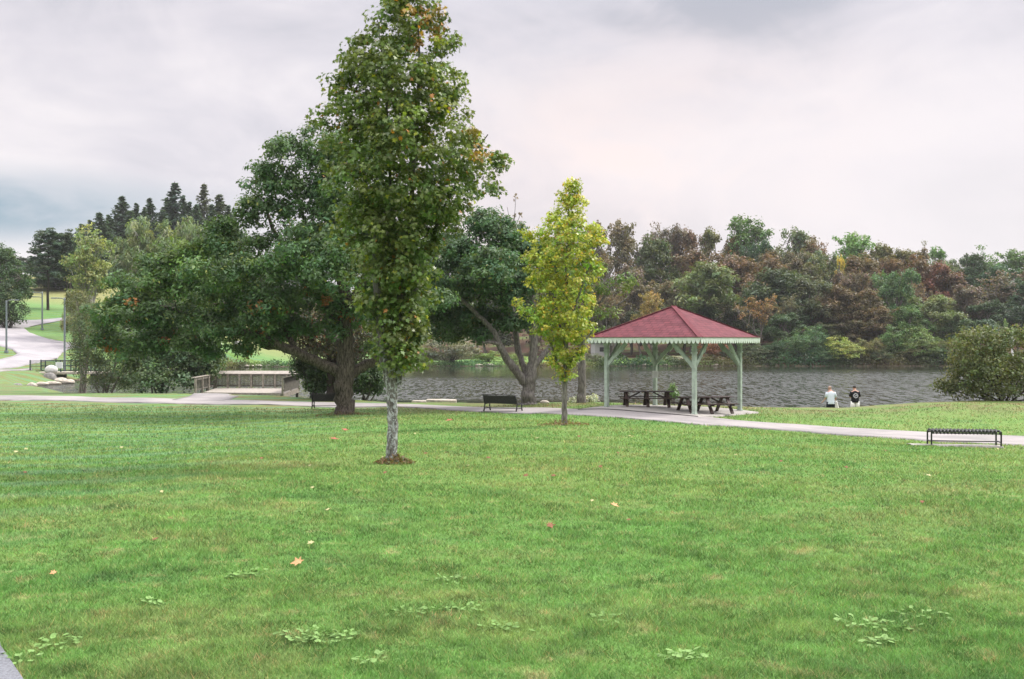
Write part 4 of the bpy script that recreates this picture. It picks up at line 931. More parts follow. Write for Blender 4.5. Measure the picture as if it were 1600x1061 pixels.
far_tree(2,386,88,140,'broad1',(.034,.062,.026),'big dark green round tree at the left edge beyond the road', 'trees at the left edge')
far_tree(-30,400,80,146,'broad0',(.034,.060,.026),'dark green tree cut by the left border of the view', 'trees at the left edge')
far_tree(12,440,60,137,'shrub0',(.03,.055,.024),'low dark foliage at the foot of the round left-edge tree', 'trees at the left edge')
for px, top, lb in ((28,404,'distant dark tree on the crest left of the tall pines'),(46,402,'distant dark tree on the crest touching the leftmost pine'),(64,410,'distant dark tree on the crest seen through the leftmost pine'),
                    (84,412,'distant dark tree on the crest between the two pine trunks'),(104,414,'distant dark tree on the crest right of the pine trunks'),(126,412,'distant dark tree on the crest behind the birch')):
    far_tree(px, top, 34, 262, 'broad2', (.035,.05,.035), lb, 'distant trees on the left crest')

# low growth along the far waterline
def undergrowth(name, pts, n, h, size, col, label, seed, thick=2.2):
    rng = np.random.default_rng(seed); pts = np.array(pts, float); u = rng.uniform(0, len(pts)-1.001, n); i = u.astype(int); f = (u-i)[:, None]
    q = pts[i]*(1-f)+pts[i+1]*f; y = q[:, 1] + rng.uniform(0, thick, n); x = q[:, 0] + rng.normal(0, .5, n)
    env = (.45+.55*np.sin(x*.9+2*np.sin(x*.31))*np.sin(x*.37+1))*.6+.55
    z = TZ(x, y); k = z > ZW-.05; z = np.maximum(z, ZW); P = np.stack([x, y, z + h*np.clip(env, .15, 1.3)*rng.uniform(0, 1, n)**1.3], -1)
    V, kk = leaf_geo(P, rng.normal(size=(n, 3))+[0, -.3, .6], size, 'diamond', rng, .2)
    base = (.6+.7*np.abs(np.sin(x*.5+1.3*np.sin(x*.17)))[:, None])*rng.uniform(.7, 1.3, (n, 1))*np.array([[1, 1, 1]]); base[:, 0] *= 1+.5*np.sin(x*.23)
    o = link_mesh(name, np_mesh(name, V, np.arange(n*kk), np.arange(n)*kk, np.repeat(base, kk, 0)), m_leaf, None, col); setp(o, label, kind='stuff')
undergrowth('undergrowth', [(14,161.6),(40,162.2),(60,162.2),(84,162.2)], 11000, 1.7, .34, (.060,.085,.036), 'dark tangled growth along the foot of the far woods', 5, 3.0)
undergrowth('bank_grass', [(-46,151),(-38,158.3),(-20,160.8),(0,161.3),(16,161.7)], 8000, .75, .26, (.115,.150,.060), 'rough grass and weeds along the far bank', 6, 2.0)

# ------------------------------------------------------------------ picnic pavilion
d0 = 41.5; PHI = R(50); pa, pb, ov = 4.42, 4.05, 0.64
Fp = np.array([285/F*d0, d0]); u_ = np.array([-math.sin(PHI), math.cos(PHI)]); v_ = np.array([math.cos(PHI), math.sin(PHI)])
Lp, Rp, Bp = Fp+u_*pa, Fp+v_*pb, Fp+u_*pa+v_*pb; Cp = (Fp+Bp)/2
zg = tz(*Fp); pav = empty('pavilion', (Cp[0], Cp[1], zg), 0, 'open square picnic pavilion with red shingle pyramid roof, pale green posts and scalloped trim', 'pavilion')
def loc(p, z): return Vector((p[0]-Cp[0], p[1]-Cp[1], z-zg))
EZ = 0.10          # top of eaves, just above eye level
co = [Fp-u_*ov-v_*ov, Rp+v_*ov-u_*ov, Bp+u_*ov+v_*ov, Lp+u_*ov-v_*ov]     # eave corners: front, right, back, left
AP = Vector((0, 0, 1.50-zg))
m_roof, t, b = mat('red_shingles')
uv = t.new('ShaderNodeUVMap').outputs[0]
br = t.new('ShaderNodeTexBrick'); br.inputs['Scale'].default_value = 1.0; br.inputs['Brick Width'].default_value = 0.34; br.inputs['Row Height'].default_value = 0.21
br.inputs['Mortar Size'].default_value = 0.026; br.inputs['Mortar Smooth'].default_value = 0.3; br.inputs['Bias'].default_value = 0
t.put(br.inputs['Vector'], uv); br.inputs['Color1'].default_value = (.140, .036, .043, 1); br.inputs['Color2'].default_value = (.080, .022, .028, 1); br.inputs['Mortar'].default_value = (.05, .012, .016, 1)
c = t.mix(t.math('MULTIPLY', t.ramp(t.noise(uv, 2.2, 4, .6), .35, .7), .3), br.outputs[0], (.22, .075, .09)); c = t.mix(t.math('MULTIPLY', t.noise(uv, 60, 2), .35), c, (.17, .05, .06))
t.put(b.inputs['Base Color'], c); b.inputs['Roughness'].default_value = .85; b.inputs['Specular IOR Level'].default_value = .2; bump(t, b, br.outputs[1], -.6, .012)
mb = MB(); uvs = []
E3 = [loc(q, EZ) for q in co]
for i in range(4):
    a, b2 = E3[i], E3[(i+1) % 4]; k = len(mb.v); e = (b2-a).normalized()
    mb.add([a, b2, AP], [(0, 1, 2)]); uvs += [(0, 0), ((b2-a).length, 0), ((AP-a).dot(e), ((AP-a)-(e*(AP-a).dot(e))).length)]
roof = mb.build('roof', m_roof, pav); ul = roof.data.uv_layers.new(name='UVMap')
for i, q in enumerate(uvs): ul.data[i].uv = q
mb = MB(); mb.add([E3[3]-Vector((0,0,.02)), E3[2]-Vector((0,0,.02)), E3[1]-Vector((0,0,.02)), E3[0]-Vector((0,0,.02)), AP-Vector((0,0,.06))], [(0,3,4),(3,2,4),(2,1,4),(1,0,4)])
for i in range(4):       # rafters
    a, b2 = E3[i], E3[(i+1) % 4]
    for k in (0.0, .2, .4, .6, .8):
        p = a*(1-k)+b2*k; q = p + (AP-p)*(1.0 if k == 0 else .5 if k in (.2, .8) else .9); mb.beam(p*0.985-Vector((0,0,.08)), q-Vector((0,0,.14)), .05, .1)
mb.build('ceiling_boards', m_under, roof)
for i in range(4):
    mb = MB(); mb.beam(E3[i]+Vector((0,0,.0)), AP+Vector((0,0,.007)), .22, .03); mb.build('hip_cap', flat('red_hip_shingles', (.14,.036,.044), .85, .2, .3, 8), roof)
# cap shingles share the roof material; give them plain uv by box size
for i in range(4):       # scalloped fascia
    a, b2 = E3[i], E3[(i+1) % 4]; e = (b2-a); Ln = e.length; e.normalize(); nrm = Vector((e.y, -e.x, 0)); n = round(Ln/0.205); wt = Ln/n
    poly = [(0, 0)]
    for j in range(n):
        for kx, kz in ((0, -.10), (.14, -.20), (.30, -.255), (.5, -.27), (.70, -.255), (.86, -.20)): poly.append(((j+kx)*wt, kz))
    poly += [(Ln, -.10), (Ln, 0)]
    # build as a row of narrow quads so that the scallops stay crisp
    mb = MB(); o3 = a + nrm*0.004
    for j in range(1, len(poly)-2):
        p, q = poly[j], poly[j+1]; mb.prism([(p[0], 0), (p[0], p[1]), (q[0], q[1]), (q[0], 0)], o3, e, Vector((0,0,1)), nrm, .03)
    mb.build('fascia', m_trim, pav)
    mb = MB(); mb.beam(a+nrm*.035+Vector((0,0,-.0)), b2+nrm*.035+Vector((0,0,-.0)), .05, .035); mb.build('eave_edge', flat('dark_drip_edge', (.16,.07,.07)), pav)
BT = EZ-.13
mb = MB()
inn = [loc(q, BT) for q in (Fp, Rp, Bp, Lp)]
for i in range(4): mb.beam(inn[i], inn[(i+1) % 4], .12, .16)
mb.build('ring_beam', m_sage, pav, bevel=.008)
for i, q in enumerate((Fp, Rp, Bp, Lp)):
    g = tz(*q); rot = PHI; base = loc(q, g-.1); L = BT-.1-g+.1
    mb = MB(); mb.box(base+Vector((0,0,L/2)), (.165,.165,L), rz=rot); post = mb.build('post', m_sage, pav, bevel=.012)
    mb = MB(); mb.box(base+Vector((0,0,L-.42)), (.225,.225,.07), rz=rot); mb.box(base+Vector((0,0,L-.30)), (.205,.205,.05), rz=rot); mb.box(base+Vector((0,0,L-.07)), (.23,.23,.12), rz=rot); mb.build('collar', m_sage, post, bevel=.01)
    mb = MB(); mb.box(base+Vector((0,0,.16)), (.20,.20,.14), rz=rot); mb.build('foot', m_sage, post, bevel=.01)
    Q = [Fp, Rp, Bp, Lp]
    for nb in (Q[(i+1) % 4], Q[(i-1) % 4]):
        dr = Vector((*(nb-q), 0)).normalized(); dn = Vector((dr.y, -dr.x, 0)); p0 = base+Vector((0,0,L-1.05)); p1 = base+dr*1.02+Vector((0,0,L-.03))
        poly = []
        dd = (p1-p0); Ld = dd.length; dd.normalize(); up = dd.cross(dn)
        pts_t = [(0,.09),(Ld*.3,.09),(Ld*.62,.09),(Ld*.8,.09),(Ld,.09)]; pts_b = [(Ld,-.09),(Ld*.86,-.09),(Ld*.80,-.135),(Ld*.70,-.135),(Ld*.66,-.07),(Ld*.25,-.07),(0,-.09)]
        mb = MB(); mb.prism(pts_t+pts_b, p0-dn*.045, dd, up if up.z > 0 else -up, dn, .09); mb.build('brace', m_sage, post)
    if i == 2:
        mb = MB(); s0 = base+Vector((-.02,-.135,1.65)); mb.box(s0+Vector((0,-.03,0)), (.26,.012,.34), rz=0); nt_ = mb.build('notice', m_white, post)
        mb = MB(); [mb.box(s0+Vector((0,-.040,.11-.045*k)), (.17,.004,.012)) for k in range(6)]; mb.build('notice_lines', m_print, nt_)
# concrete floor of the pavilion
A_ = [Fp-u_*.7-v_*.9, Rp+v_*.45-u_*.7]; B_ = [Lp+u_*.9-v_*1.0, Bp+u_*.7+v_*.45]
POLYS.append(ribbon('pavement', [A_[0], (A_[0]+A_[1])/2, A_[1]], [B_[0], (B_[0]+B_[1])/2, B_[1]], m_concrete, .075, 'pale concrete pad under the pavilion', 24, 16, px=False))

# ------------------------------------------------------------------ picnic tables
def picnic_table(x, y, rz, label):
    root = empty('picnic_table', (x, y, tz(x, y)+.08), rz, label, 'picnic table', 'picnic tables under the pavilion'); Lh = 1.22
    mb = MB()
    for k in range(5): mb.box((0, (k-2)*.15, .745), (2*Lh, .138, .04))
    mb.build('tabletop', m_table, root, bevel=.006)
    for s in (-1, 1):
        mb = MB(); mb.box((0, s*.66, .445), (2*Lh, .138, .04)); mb.box((0, s*.81, .445), (2*Lh, .138, .04)); mb.build('seat', m_table, root, bevel=.006)
    for px_ in (-.92, 0, .92):
        mb = MB()
        for s in (-1, 1): mb.beam((px_, s*.80, 0), (px_, s*.24, .72), .06, .14, up=(1, 0, 0))
        mb.box((px_+.05, 0, .40), (.045, 1.74, .09)); mb.box((px_+.05, 0, .69), (.045, .72, .07)); mb.build('leg_frame', m_table, root, bevel=.004)
    for s in (-1, 1):
        mb = MB(); mb.beam((s*.84, 0, .40), (s*.30, 0, .70), .05, .07); mb.build('brace', m_table, root)
    root.scale = (1, 1, .90); return root
def at(px, d): return (px-CX)/F*d, d
x, y = at(1010, 44.9); picnic_table(x, y, R(-2), 'dark picnic table under the pavilion, left and farther of the two')
x, y = at(1101, 42.9); picnic_table(x, y, R(13), 'dark picnic table behind the front pavilion post, right and nearer of the two')

# ------------------------------------------------------------------ benches
def slat_bench(x, y, rz, label):
    """bench with its back towards -y (the viewer), seat facing +y (the lake)"""
    root = empty('slatted_bench', (x, y, tz(x, y)+.03), rz, label, 'bench', 'slatted benches facing the lake'); Lh = .90
    mb = MB()
    for k in range(6): mb.box((0, .02+k*.083, .44-.012*k*(1 if k < 3 else -.2)), (2*Lh, .07, .022))
    mb.build('seat', m_bench_slat, root, bevel=.004)
    mb = MB()
    for k in range(7): mb.box((0, -.045-.022*k, .485+.058*k), (2*Lh, .022, .054))
    mb.beam((-Lh, -.20, .905), (Lh, -.20, .905), .05, .03); mb.build('backrest', m_bench_slat, root)
    for s in (-1, 1):
        xx = s*(Lh+.015); mb = MB()
        mb.tube([(xx, -.22, .93), (xx, -.10, .60), (xx, -.02, .42), (xx, -.05, .25), (xx, -.13, .02)], [.028, .032, .034, .032, .038], 8)
        mb.tube([(xx, -.02, .41), (xx, .22, .41), (xx, .44, .42)], .03, 8); mb.tube([(xx, .44, .42), (xx, .43, .25), (xx, .50, .02)], [.032, .03, .038], 8)
        mb.tube([(xx, -.06, .22), (xx, .05, .16), (xx, .18, .20), (xx, .30, .16), (xx, .44, .22)], .024, 6); mb.ball((xx, .19, .19), (.02, .04, .04), 8, 6)
        mb.build('leg_frame', m_black, root, smooth=True)
        mb = MB(); mb.tube([(xx, -.10, .62), (xx, .10, .66), (xx, .34, .65), (xx, .46, .60), (xx, .45, .42)], .02, 8); mb.build('armrest', m_black, root, smooth=True)
    mb = MB(); mb.tube([(-Lh, .19, .17), (Lh, .19, .17)], .015, 6); mb.build('stretcher', m_black, root)
    root.scale = (.90, 1, .86); return root
x, y = at(783, 45.2); slat_bench(x, y, R(-27), 'black slatted bench seen from behind, between the tall maple and the forked oak')
x, y = at(514, 49.5); slat_bench(x, y, R(0), 'black slatted bench seen from behind, half hidden by the thick oak trunk')
def ribbed_bench(x, y, rz, label):
    root = empty('backless_bench', (x, y, tz(x, y)+.03), rz, label, 'bench'); Lh = .94; mb = MB(); n = 19
    for k in range(n):
        xx = -Lh+.03 + k*(2*Lh-.06)/(n-1)
        prof = [(-.24, .36), (-.27, .41), (-.25, .455), (-.17, .462), (0, .448), (.17, .462), (.25, .455), (.27, .41), (.24, .36)]
        mb.tube([(xx, a, c_) for a, c_ in prof], .024, 6)
    mb.build('seat', flat('satin_black_ribs', (.02,.02,.022), .28, .7, .1, 8, 0), root, smooth=True)
    mb = MB()
    for s in (-1, 1): mb.tube([(-Lh, s*.235, .375), (Lh, s*.235, .375)], .017, 8); mb.tube([(-Lh, s*.10, .43), (Lh, s*.10, .43)], .012, 6)
    mb.tube([(-Lh, 0, .13), (Lh, 0, .13)], .016, 8); mb.build('rail', m_black, root)
    for s in (-1, 1):
        mb = MB(); xx = s*(Lh+.012)
        mb.box((xx, -.23, .21), (.04, .04, .46)); mb.box((xx, .23, .21), (.04, .04, .46)); mb.box((xx, 0, .42), (.04, .46, .04)); mb.box((xx, 0, .13), (.035, .46, .03)); mb.build('leg_frame', m_black, root, bevel=.004)
    return root
x, y = ray(1506, 698); ribbed_bench(x, y, R(-9), 'black backless metal bench with curved ribs, beside the path on the right')
ca, sa = math.cos(R(-9)), math.sin(R(-9))
def off(a, b_): return (x + a*ca - b_*sa, y + a*sa + b_*ca)
POLYS.append(ribbon('pavement', [off(-1.55, -.30), off(1.0, -.30)], [off(-1.5, .42), off(1.1, .42)], m_concrete, .05, 'narrow grey slab under the ribbed bench', 20, 5, px=False))

# ------------------------------------------------------------------ wooden deck with railing
dk = empty('viewing_deck', (*at(385, 64), -3.25), 0, 'weathered wooden deck with slatted railing over the shallow lake edge', 'deck')
dx0, dy0 = at(385, 64)
def D(px, d, z): return Vector(((px-CX)/F*d - dx0, d - dy0, z+3.25))
c1, c2, c3, c4 = D(318, 61.2, -3.25), D(443, 60.4, -3.25), D(467, 66.5, -3.25), D(338, 66.8, -3.25)
mb = MB(); nP = 42
for i in range(nP):
    f0, f1 = i/nP, (i+.93)/nP; q = [c1.lerp(c2, f0), c1.lerp(c2, f1), c4.lerp(c3, f1), c4.lerp(c3, f0)]
    k = Vector((0, 0, -.05)); mb.add([*q, *[a+k for a in q]], [(0,1,2,3),(7,6,5,4),(0,4,5,1),(1,5,6,2),(2,6,7,3),(3,7,4,0)])
mb.build('floor', m_wood_pale, dk)
mb = MB(); dn = Vector((0, 0, -.17)); mb.beam(c1+dn, c2+dn, .05, .22); mb.beam(c2+dn, c3+dn, .05, .22); mb.beam(c4+dn, c3+dn, .05, .22); mb.beam(c1+dn, c4+dn, .05, .22)
for f0 in (.33, .66): mb.beam(c1.lerp(c2, f0)+dn, c4.lerp(c3, f0)+dn, .05, .2)
mb.build('joist_frame', m_wood, dk)
for f0 in (0.03, .35, .7, .98):
    for e0, e1 in ((c1, c2), (c4, c3)):
        q = e0.lerp(e1, f0); mb = MB(); mb.box((q.x, q.y, q.z-.75), (.16, .16, 1.35)); mb.build('pile', m_wood_dark, dk)
def rail(a, b_, n_post, cap_w, cap_m, boards, npk, name='railing', h=1.08, tilt=.10):
    a, b_ = Vector(a), Vector(b_); e = (b_-a).normalized(); nrm = Vector((e.y, -e.x, 0)); mb = MB()
    mb.beam(a+Vector((0,0,.16)), b_+Vector((0,0,.16)), .045, .10); mb.beam(a+Vector((0,0,h-.10)), b_+Vector((0,0,h-.10)), .045, .12); r_ = mb.build(name, m_wood_dark, dk)
    for k in range(n_post):
        q = a.lerp(b_, k/(n_post-1)); mb = MB(); mb.box(q+nrm*.055+Vector((0,0,h/2-.12)), (.11,.11,h+.18), rz=math.atan2(e.y, e.x)); mb.build('post', m_wood, r_)
    mb = MB()
    for k in range(npk):
        q = a.lerp(b_, (k+.5)/npk); mb.box(q-nrm*.04+Vector((0,0,h/2-.02)), ((b_-a).length/npk*.9 if boards else .05, .025, h-.20), rz=math.atan2(e.y, e.x))
    if npk: mb.build('baluster', m_wood_dark, r_)
    mb = MB(); mb.prism([(-.05, .02-tilt*.5), (cap_w, .02+tilt), (cap_w, .06+tilt), (-.05, .06-tilt*.5)], a+Vector((0,0,h-.02)), -nrm, Vector((0,0,1)), e, (b_-a).length); mb.build('cap_rail', cap_m, r_)
rail(c4, c3, 8, .50, m_wood_pale, False, 60, h=.98, tilt=.12)
rail(c3, c2, 3, .42, m_wood_pale, True, 20, h=.94, tilt=.08)
rail(D(304, 60.6, -3.25), c4+Vector((-.1, -.2, 0)), 4, .22, m_wood, False, 30, h=.90, tilt=.0)

# ------------------------------------------------------------------ lamps, bridge, boulder, stones
def lamp(px, d, hgt, label, heads):
    x, y = at(px, d); g = tz(x, y); root = empty('street_lamp', (x, y, g), 0, label, 'street lamp', 'street lamps along the park road')
    mb = MB(); mb.tube([(0,0,-.3),(0,0,1),(0,0,hgt-.3),(0,0,hgt-.05)], [.12,.11,.085,.08], 10); mb.build('pole', m_greymetal, root, smooth=True)
    mb = MB(); mb.box((0,0,.15), (.34,.34,.30)); mb.build('base', m_greymetal, root, bevel=.03)
    for sx, hz in heads:
        mb = MB(); mb.tube([(0,0,hz-.35),(sx*.08,0,hz-.12),(sx*.3,0,hz),(sx*.75,0,hz+.02)], .05, 8); arm = mb.build('arm', m_greymetal, root, smooth=True)
        mb = MB(); mb.box((sx*1.05,0,hz+.02), (.70,.28,.10)); mb.build('lamp_head', m_greymetal, arm, bevel=.03); mb = MB(); mb.box((sx*1.1,0,hz-.04), (.45,.20,.03)); mb.build('lens', m_lamp, arm)
def lamph(px, d, top): x, y = at(px, d); return -(top-CY)/F*d - tz(x, y)
lamp(10, 112, lamph(10, 112, 469), 'grey street lamp with one arm on the grass left of the road', [(1, lamph(10, 112, 469))])
lamp(66, 139, lamph(66, 139, 455), 'grey street lamp with two arms to the left, middle one beyond the road', [(-1, lamph(66, 139, 457)), (-1, lamph(66, 139, 464))])
lamp(101, 104, lamph(101, 104, 464), 'tall grey street lamp with one arm, beside the bridge railing', [(-1, lamph(101, 104, 466))])

bx, by = at(90, 102); bz = -3.33
br_ = empty('footbridge', (bx, by, bz), 0, 'low concrete footbridge with dark green picket railing across the inlet', 'bridge')
def Bq(px, d, z=0.0): return Vector(((px-CX)/F*d-bx, d-by, z))
p0, p1 = Bq(47, 101), Bq(165, 103); mb = MB(); n_ = Vector((0, 1, 0))
mb.beam(p0+Vector((0,1.2,-.12)), p1+Vector((0,1.2,-.12)), 2.6, .24); mb.build('deck_slab', m_rock, br_, bevel=.02)
mb = MB(); mb.beam(p0+Vector((0,1.3,-.75)), Bq(84,101)+Vector((0,1.3,-.75)), 2.3, 1.0); mb.build('abutment', m_rock_grey, br_)
mb = MB(); mb.beam(Bq(140,103)+Vector((0,1.3,-.75)), p1+Vector((0,1.3,-.75)), 2.3, 1.0); mb.build('abutment', m_rock_grey, br_)
for yo in (0.02, 2.35):
    mb = MB(); a, b_ = p0+Vector((0,yo,0)), p1+Vector((0,yo,0)); [mb.beam(a+Vector((0,0,hh)), b_+Vector((0,0,hh)), .05, .05) for hh in (.12, .62, 1.16)]
    rl = mb.build('railing', m_greenmetal, br_)
    mb = MB(); n = 60; [mb.box(a.lerp(b_, k/n)+Vector((0,0,.63)), (.022,.022,1.05)) for k in range(n+1)]; mb.build('picket', m_greenmetal, rl)
    for k in range(6): mb = MB(); mb.box(a.lerp(b_, k/5)+Vector((0,0,.60)), (.10,.10,1.28)); mb.build('railing_post', m_greenmetal, rl)
mb = MB(); mb.box(Bq(93, 101)+Vector((0,-.08,.72)), (.72,.03,.62)); sg = mb.build('sign_board', m_white, br_)
mb = MB(); [mb.box(Bq(93, 101)+Vector((0,-.10,.92-.1*k)), (.5-.07*(k % 2),.006,.03)) for k in range(5)]; mb.build('sign_lines', m_print, sg)
def rock(px, d, size, label, m=None, seed=0, z=None, name='shore_rock', rz=0.0, group='stones along the near shore', jit=.07):
    x, y = at(px, d); g = tz(x, y) if z is None else z; mb = MB(); mb.ball((0,0,0), (1,1,1), 16, 10, jit, seed, zmin=-.5)
    o = mb.build(name, m or m_rock, None, smooth=True); o.location = (x, y, g+size[2]*.25); o.scale = (size[0]/2, size[1]/2, size[2]*.75); o.rotation_euler = (0, 0, rz)
    sub = o.modifiers.new('subdivision', 'SUBSURF'); sub.levels = 1; sub.render_levels = 1; setp(o, label, 'rock', group); return o
mbx = rock(80, 99, (1.3,1.0,.66), 'large rounded whitish boulder in front of the bridge railing', m_rock_white, 3, z=-3.2, name='boulder', group=None, jit=.03)
mb = MB(); mb.ball((0,0,0), (1,1,1), 12, 8, .10, 9, zmin=-.6)
for i, (px, d, sz, m, lb, zz0) in enumerate([
  (77,98.3,(1.6,1.0,.9),m_rock_grey,'grey stone block under the whitish boulder',-4.15),
  (50,91,(1.0,.7,.4),m_rock,'pale rounded stone left of the inlet',None),(66,93,(1.3,.7,.3),m_rock,'pale flat stone at the tip of the inlet',-4.25),(94,98.5,(1.6,1.1,.5),m_rock,'large pale stone on the far side of the inlet',-4.25),
  (107,98,(1.3,.9,.4),m_rock,'pale stone at the right end of the inlet stones',-4.3),(82,95.5,(1.6,.6,.3),m_rock,'long pale flat stone along the inlet water',-4.3),(27,88,(.9,.6,.3),m_rock_grey,'small greyish stone in the grass left of the inlet',None),
  (668,57,(2.0,.7,.2),m_rock,'long flat pale stone at the water edge, left of two',-3.70),(690,56.5,(1.9,.8,.26),m_rock,'longer flat pale stone at the water edge behind the maple trunk, right of two',-3.66),
  (754,52.5,(1.2,.7,.3),m_rock,'pale flat stone behind the left end of the middle bench',-3.70),(851,51.3,(.5,.4,.16),m_rock,'small pale stone right of the forked oak trunk',None)]):
    if 7 <= i <= 9:      # split stone slabs with flat tops
        rr_ = random.Random(i); k = [(math.cos(a)*(.5+rr_.uniform(-.06, .05))*sz[0], math.sin(a)*(.5+rr_.uniform(-.1, .05))*sz[1]) for a in [.25, .6, 1.3, 1.9, 2.5, 2.9, 3.5, 3.9, 4.6, 5.4, 5.9]]
        x, y = at(px, d); mb = MB(); mb.prism(k, (0,0,-.25), (1,0,0), (0,1,0), (0,0,1), sz[2]+.25); o = mb.build('stone_slab', m, None, bevel=.04); o.location = (x, y, zz0); o.rotation_euler = (.04, .01, -.1); setp(o, lb, 'rock', 'stones along the near shore')
    else: rock(px, d, sz, lb, m, i+5, zz0, rz=.1*i if i < 7 else -.1)
rg = random.Random(12)
for i in range(26):
    px = [385,395,404,418,432,450,462,655,748,765,772,838,850,868,905,948,990,1008,1040,1080,1120,1330,1345,1352,1364,1380][i]
    ysh = float(np.interp((px-CX)/F*161, [-50, -38, -20, 0, 40, 82], [148, 158, 160.5, 161, 162, 162]))
    rock(px, ysh+rg.uniform(1.2, 2.0), (rg.uniform(.5, 1.5), .7, rg.uniform(.18, .35)), 'small pale stone on the far waterline', m_rock, i, ZW+.12, group='small pale stones on the far waterline')
rock(372, 188, (1.6, 1.3, .9), 'white stone alone on the far lawn behind the deck', m_rock_white, 77, group=None)
rock(340, 163.5, (1.5, 1, .9), 'white stone on the far shore left above the deck railing', m_rock_white, 78, group=None)
# two pale posts standing by the far bank, seen under the left of the pavilion roof
for px, tp, lb in ((964, 541, 'slim pale post on the far bank, taller of two under the left eaves'), (959, 551, 'slim pale post on the far bank, shorter of two under the left eaves')):
    x, y = at(px, 166); g = tz(x, y); h_ = -(tp-CY)/F*166-g; mb = MB(); mb.tube([(0,0,-.3),(0,0,h_)], .09, 8); mb.box((0,0,h_+.03), (.24,.24,.06)); o = mb.build('mooring_post', m_trim); o.location = (x, y, g); setp(o, lb, 'post', 'pale posts on the far bank')
x, y = at(1582, 168); g = tz(x, y); mb = MB(); mb.tube([(0,0,0),(0,0,-(522-CY)/F*168-g)], [.22,.10], 8); mb.box((0,0,3.2), (.5,.2,.5)); o = mb.build('white_marker', m_white); o.location = (x, y, g); setp(o, 'slim white marker post above the bush at the right edge', 'post')
# grey-roofed hut across the lake under the left eaves
hx, hy = at(945, 186); hg = tz(hx, hy); hut = empty('hut', (hx, hy, hg), R(10), 'small grey hut across the lake behind the left pavilion post', 'hut')
mb = MB(); mb.box((0,0,1.2), (4.6,3,2.4)); wl = mb.build('wall', m_siding, hut); mb = MB(); mb.prism([(-1.8,2.4),(0,3.3),(1.8,2.4)], (-2.5,0,0), (0,1,0), (0,0,1), (1,0,0), 5.0); mb.build('roof', flat('grey_roof', (.2,.22,.25)), hut)
mb = MB(); mb.box((-1,-1.52,1.3), (.8,.05,.8)); mb.build('window', m_black, hut); mb = MB(); mb.box((1,-1.52,1.0), (.9,.05,2.0)); mb.build('door', m_wood_dark, hut)

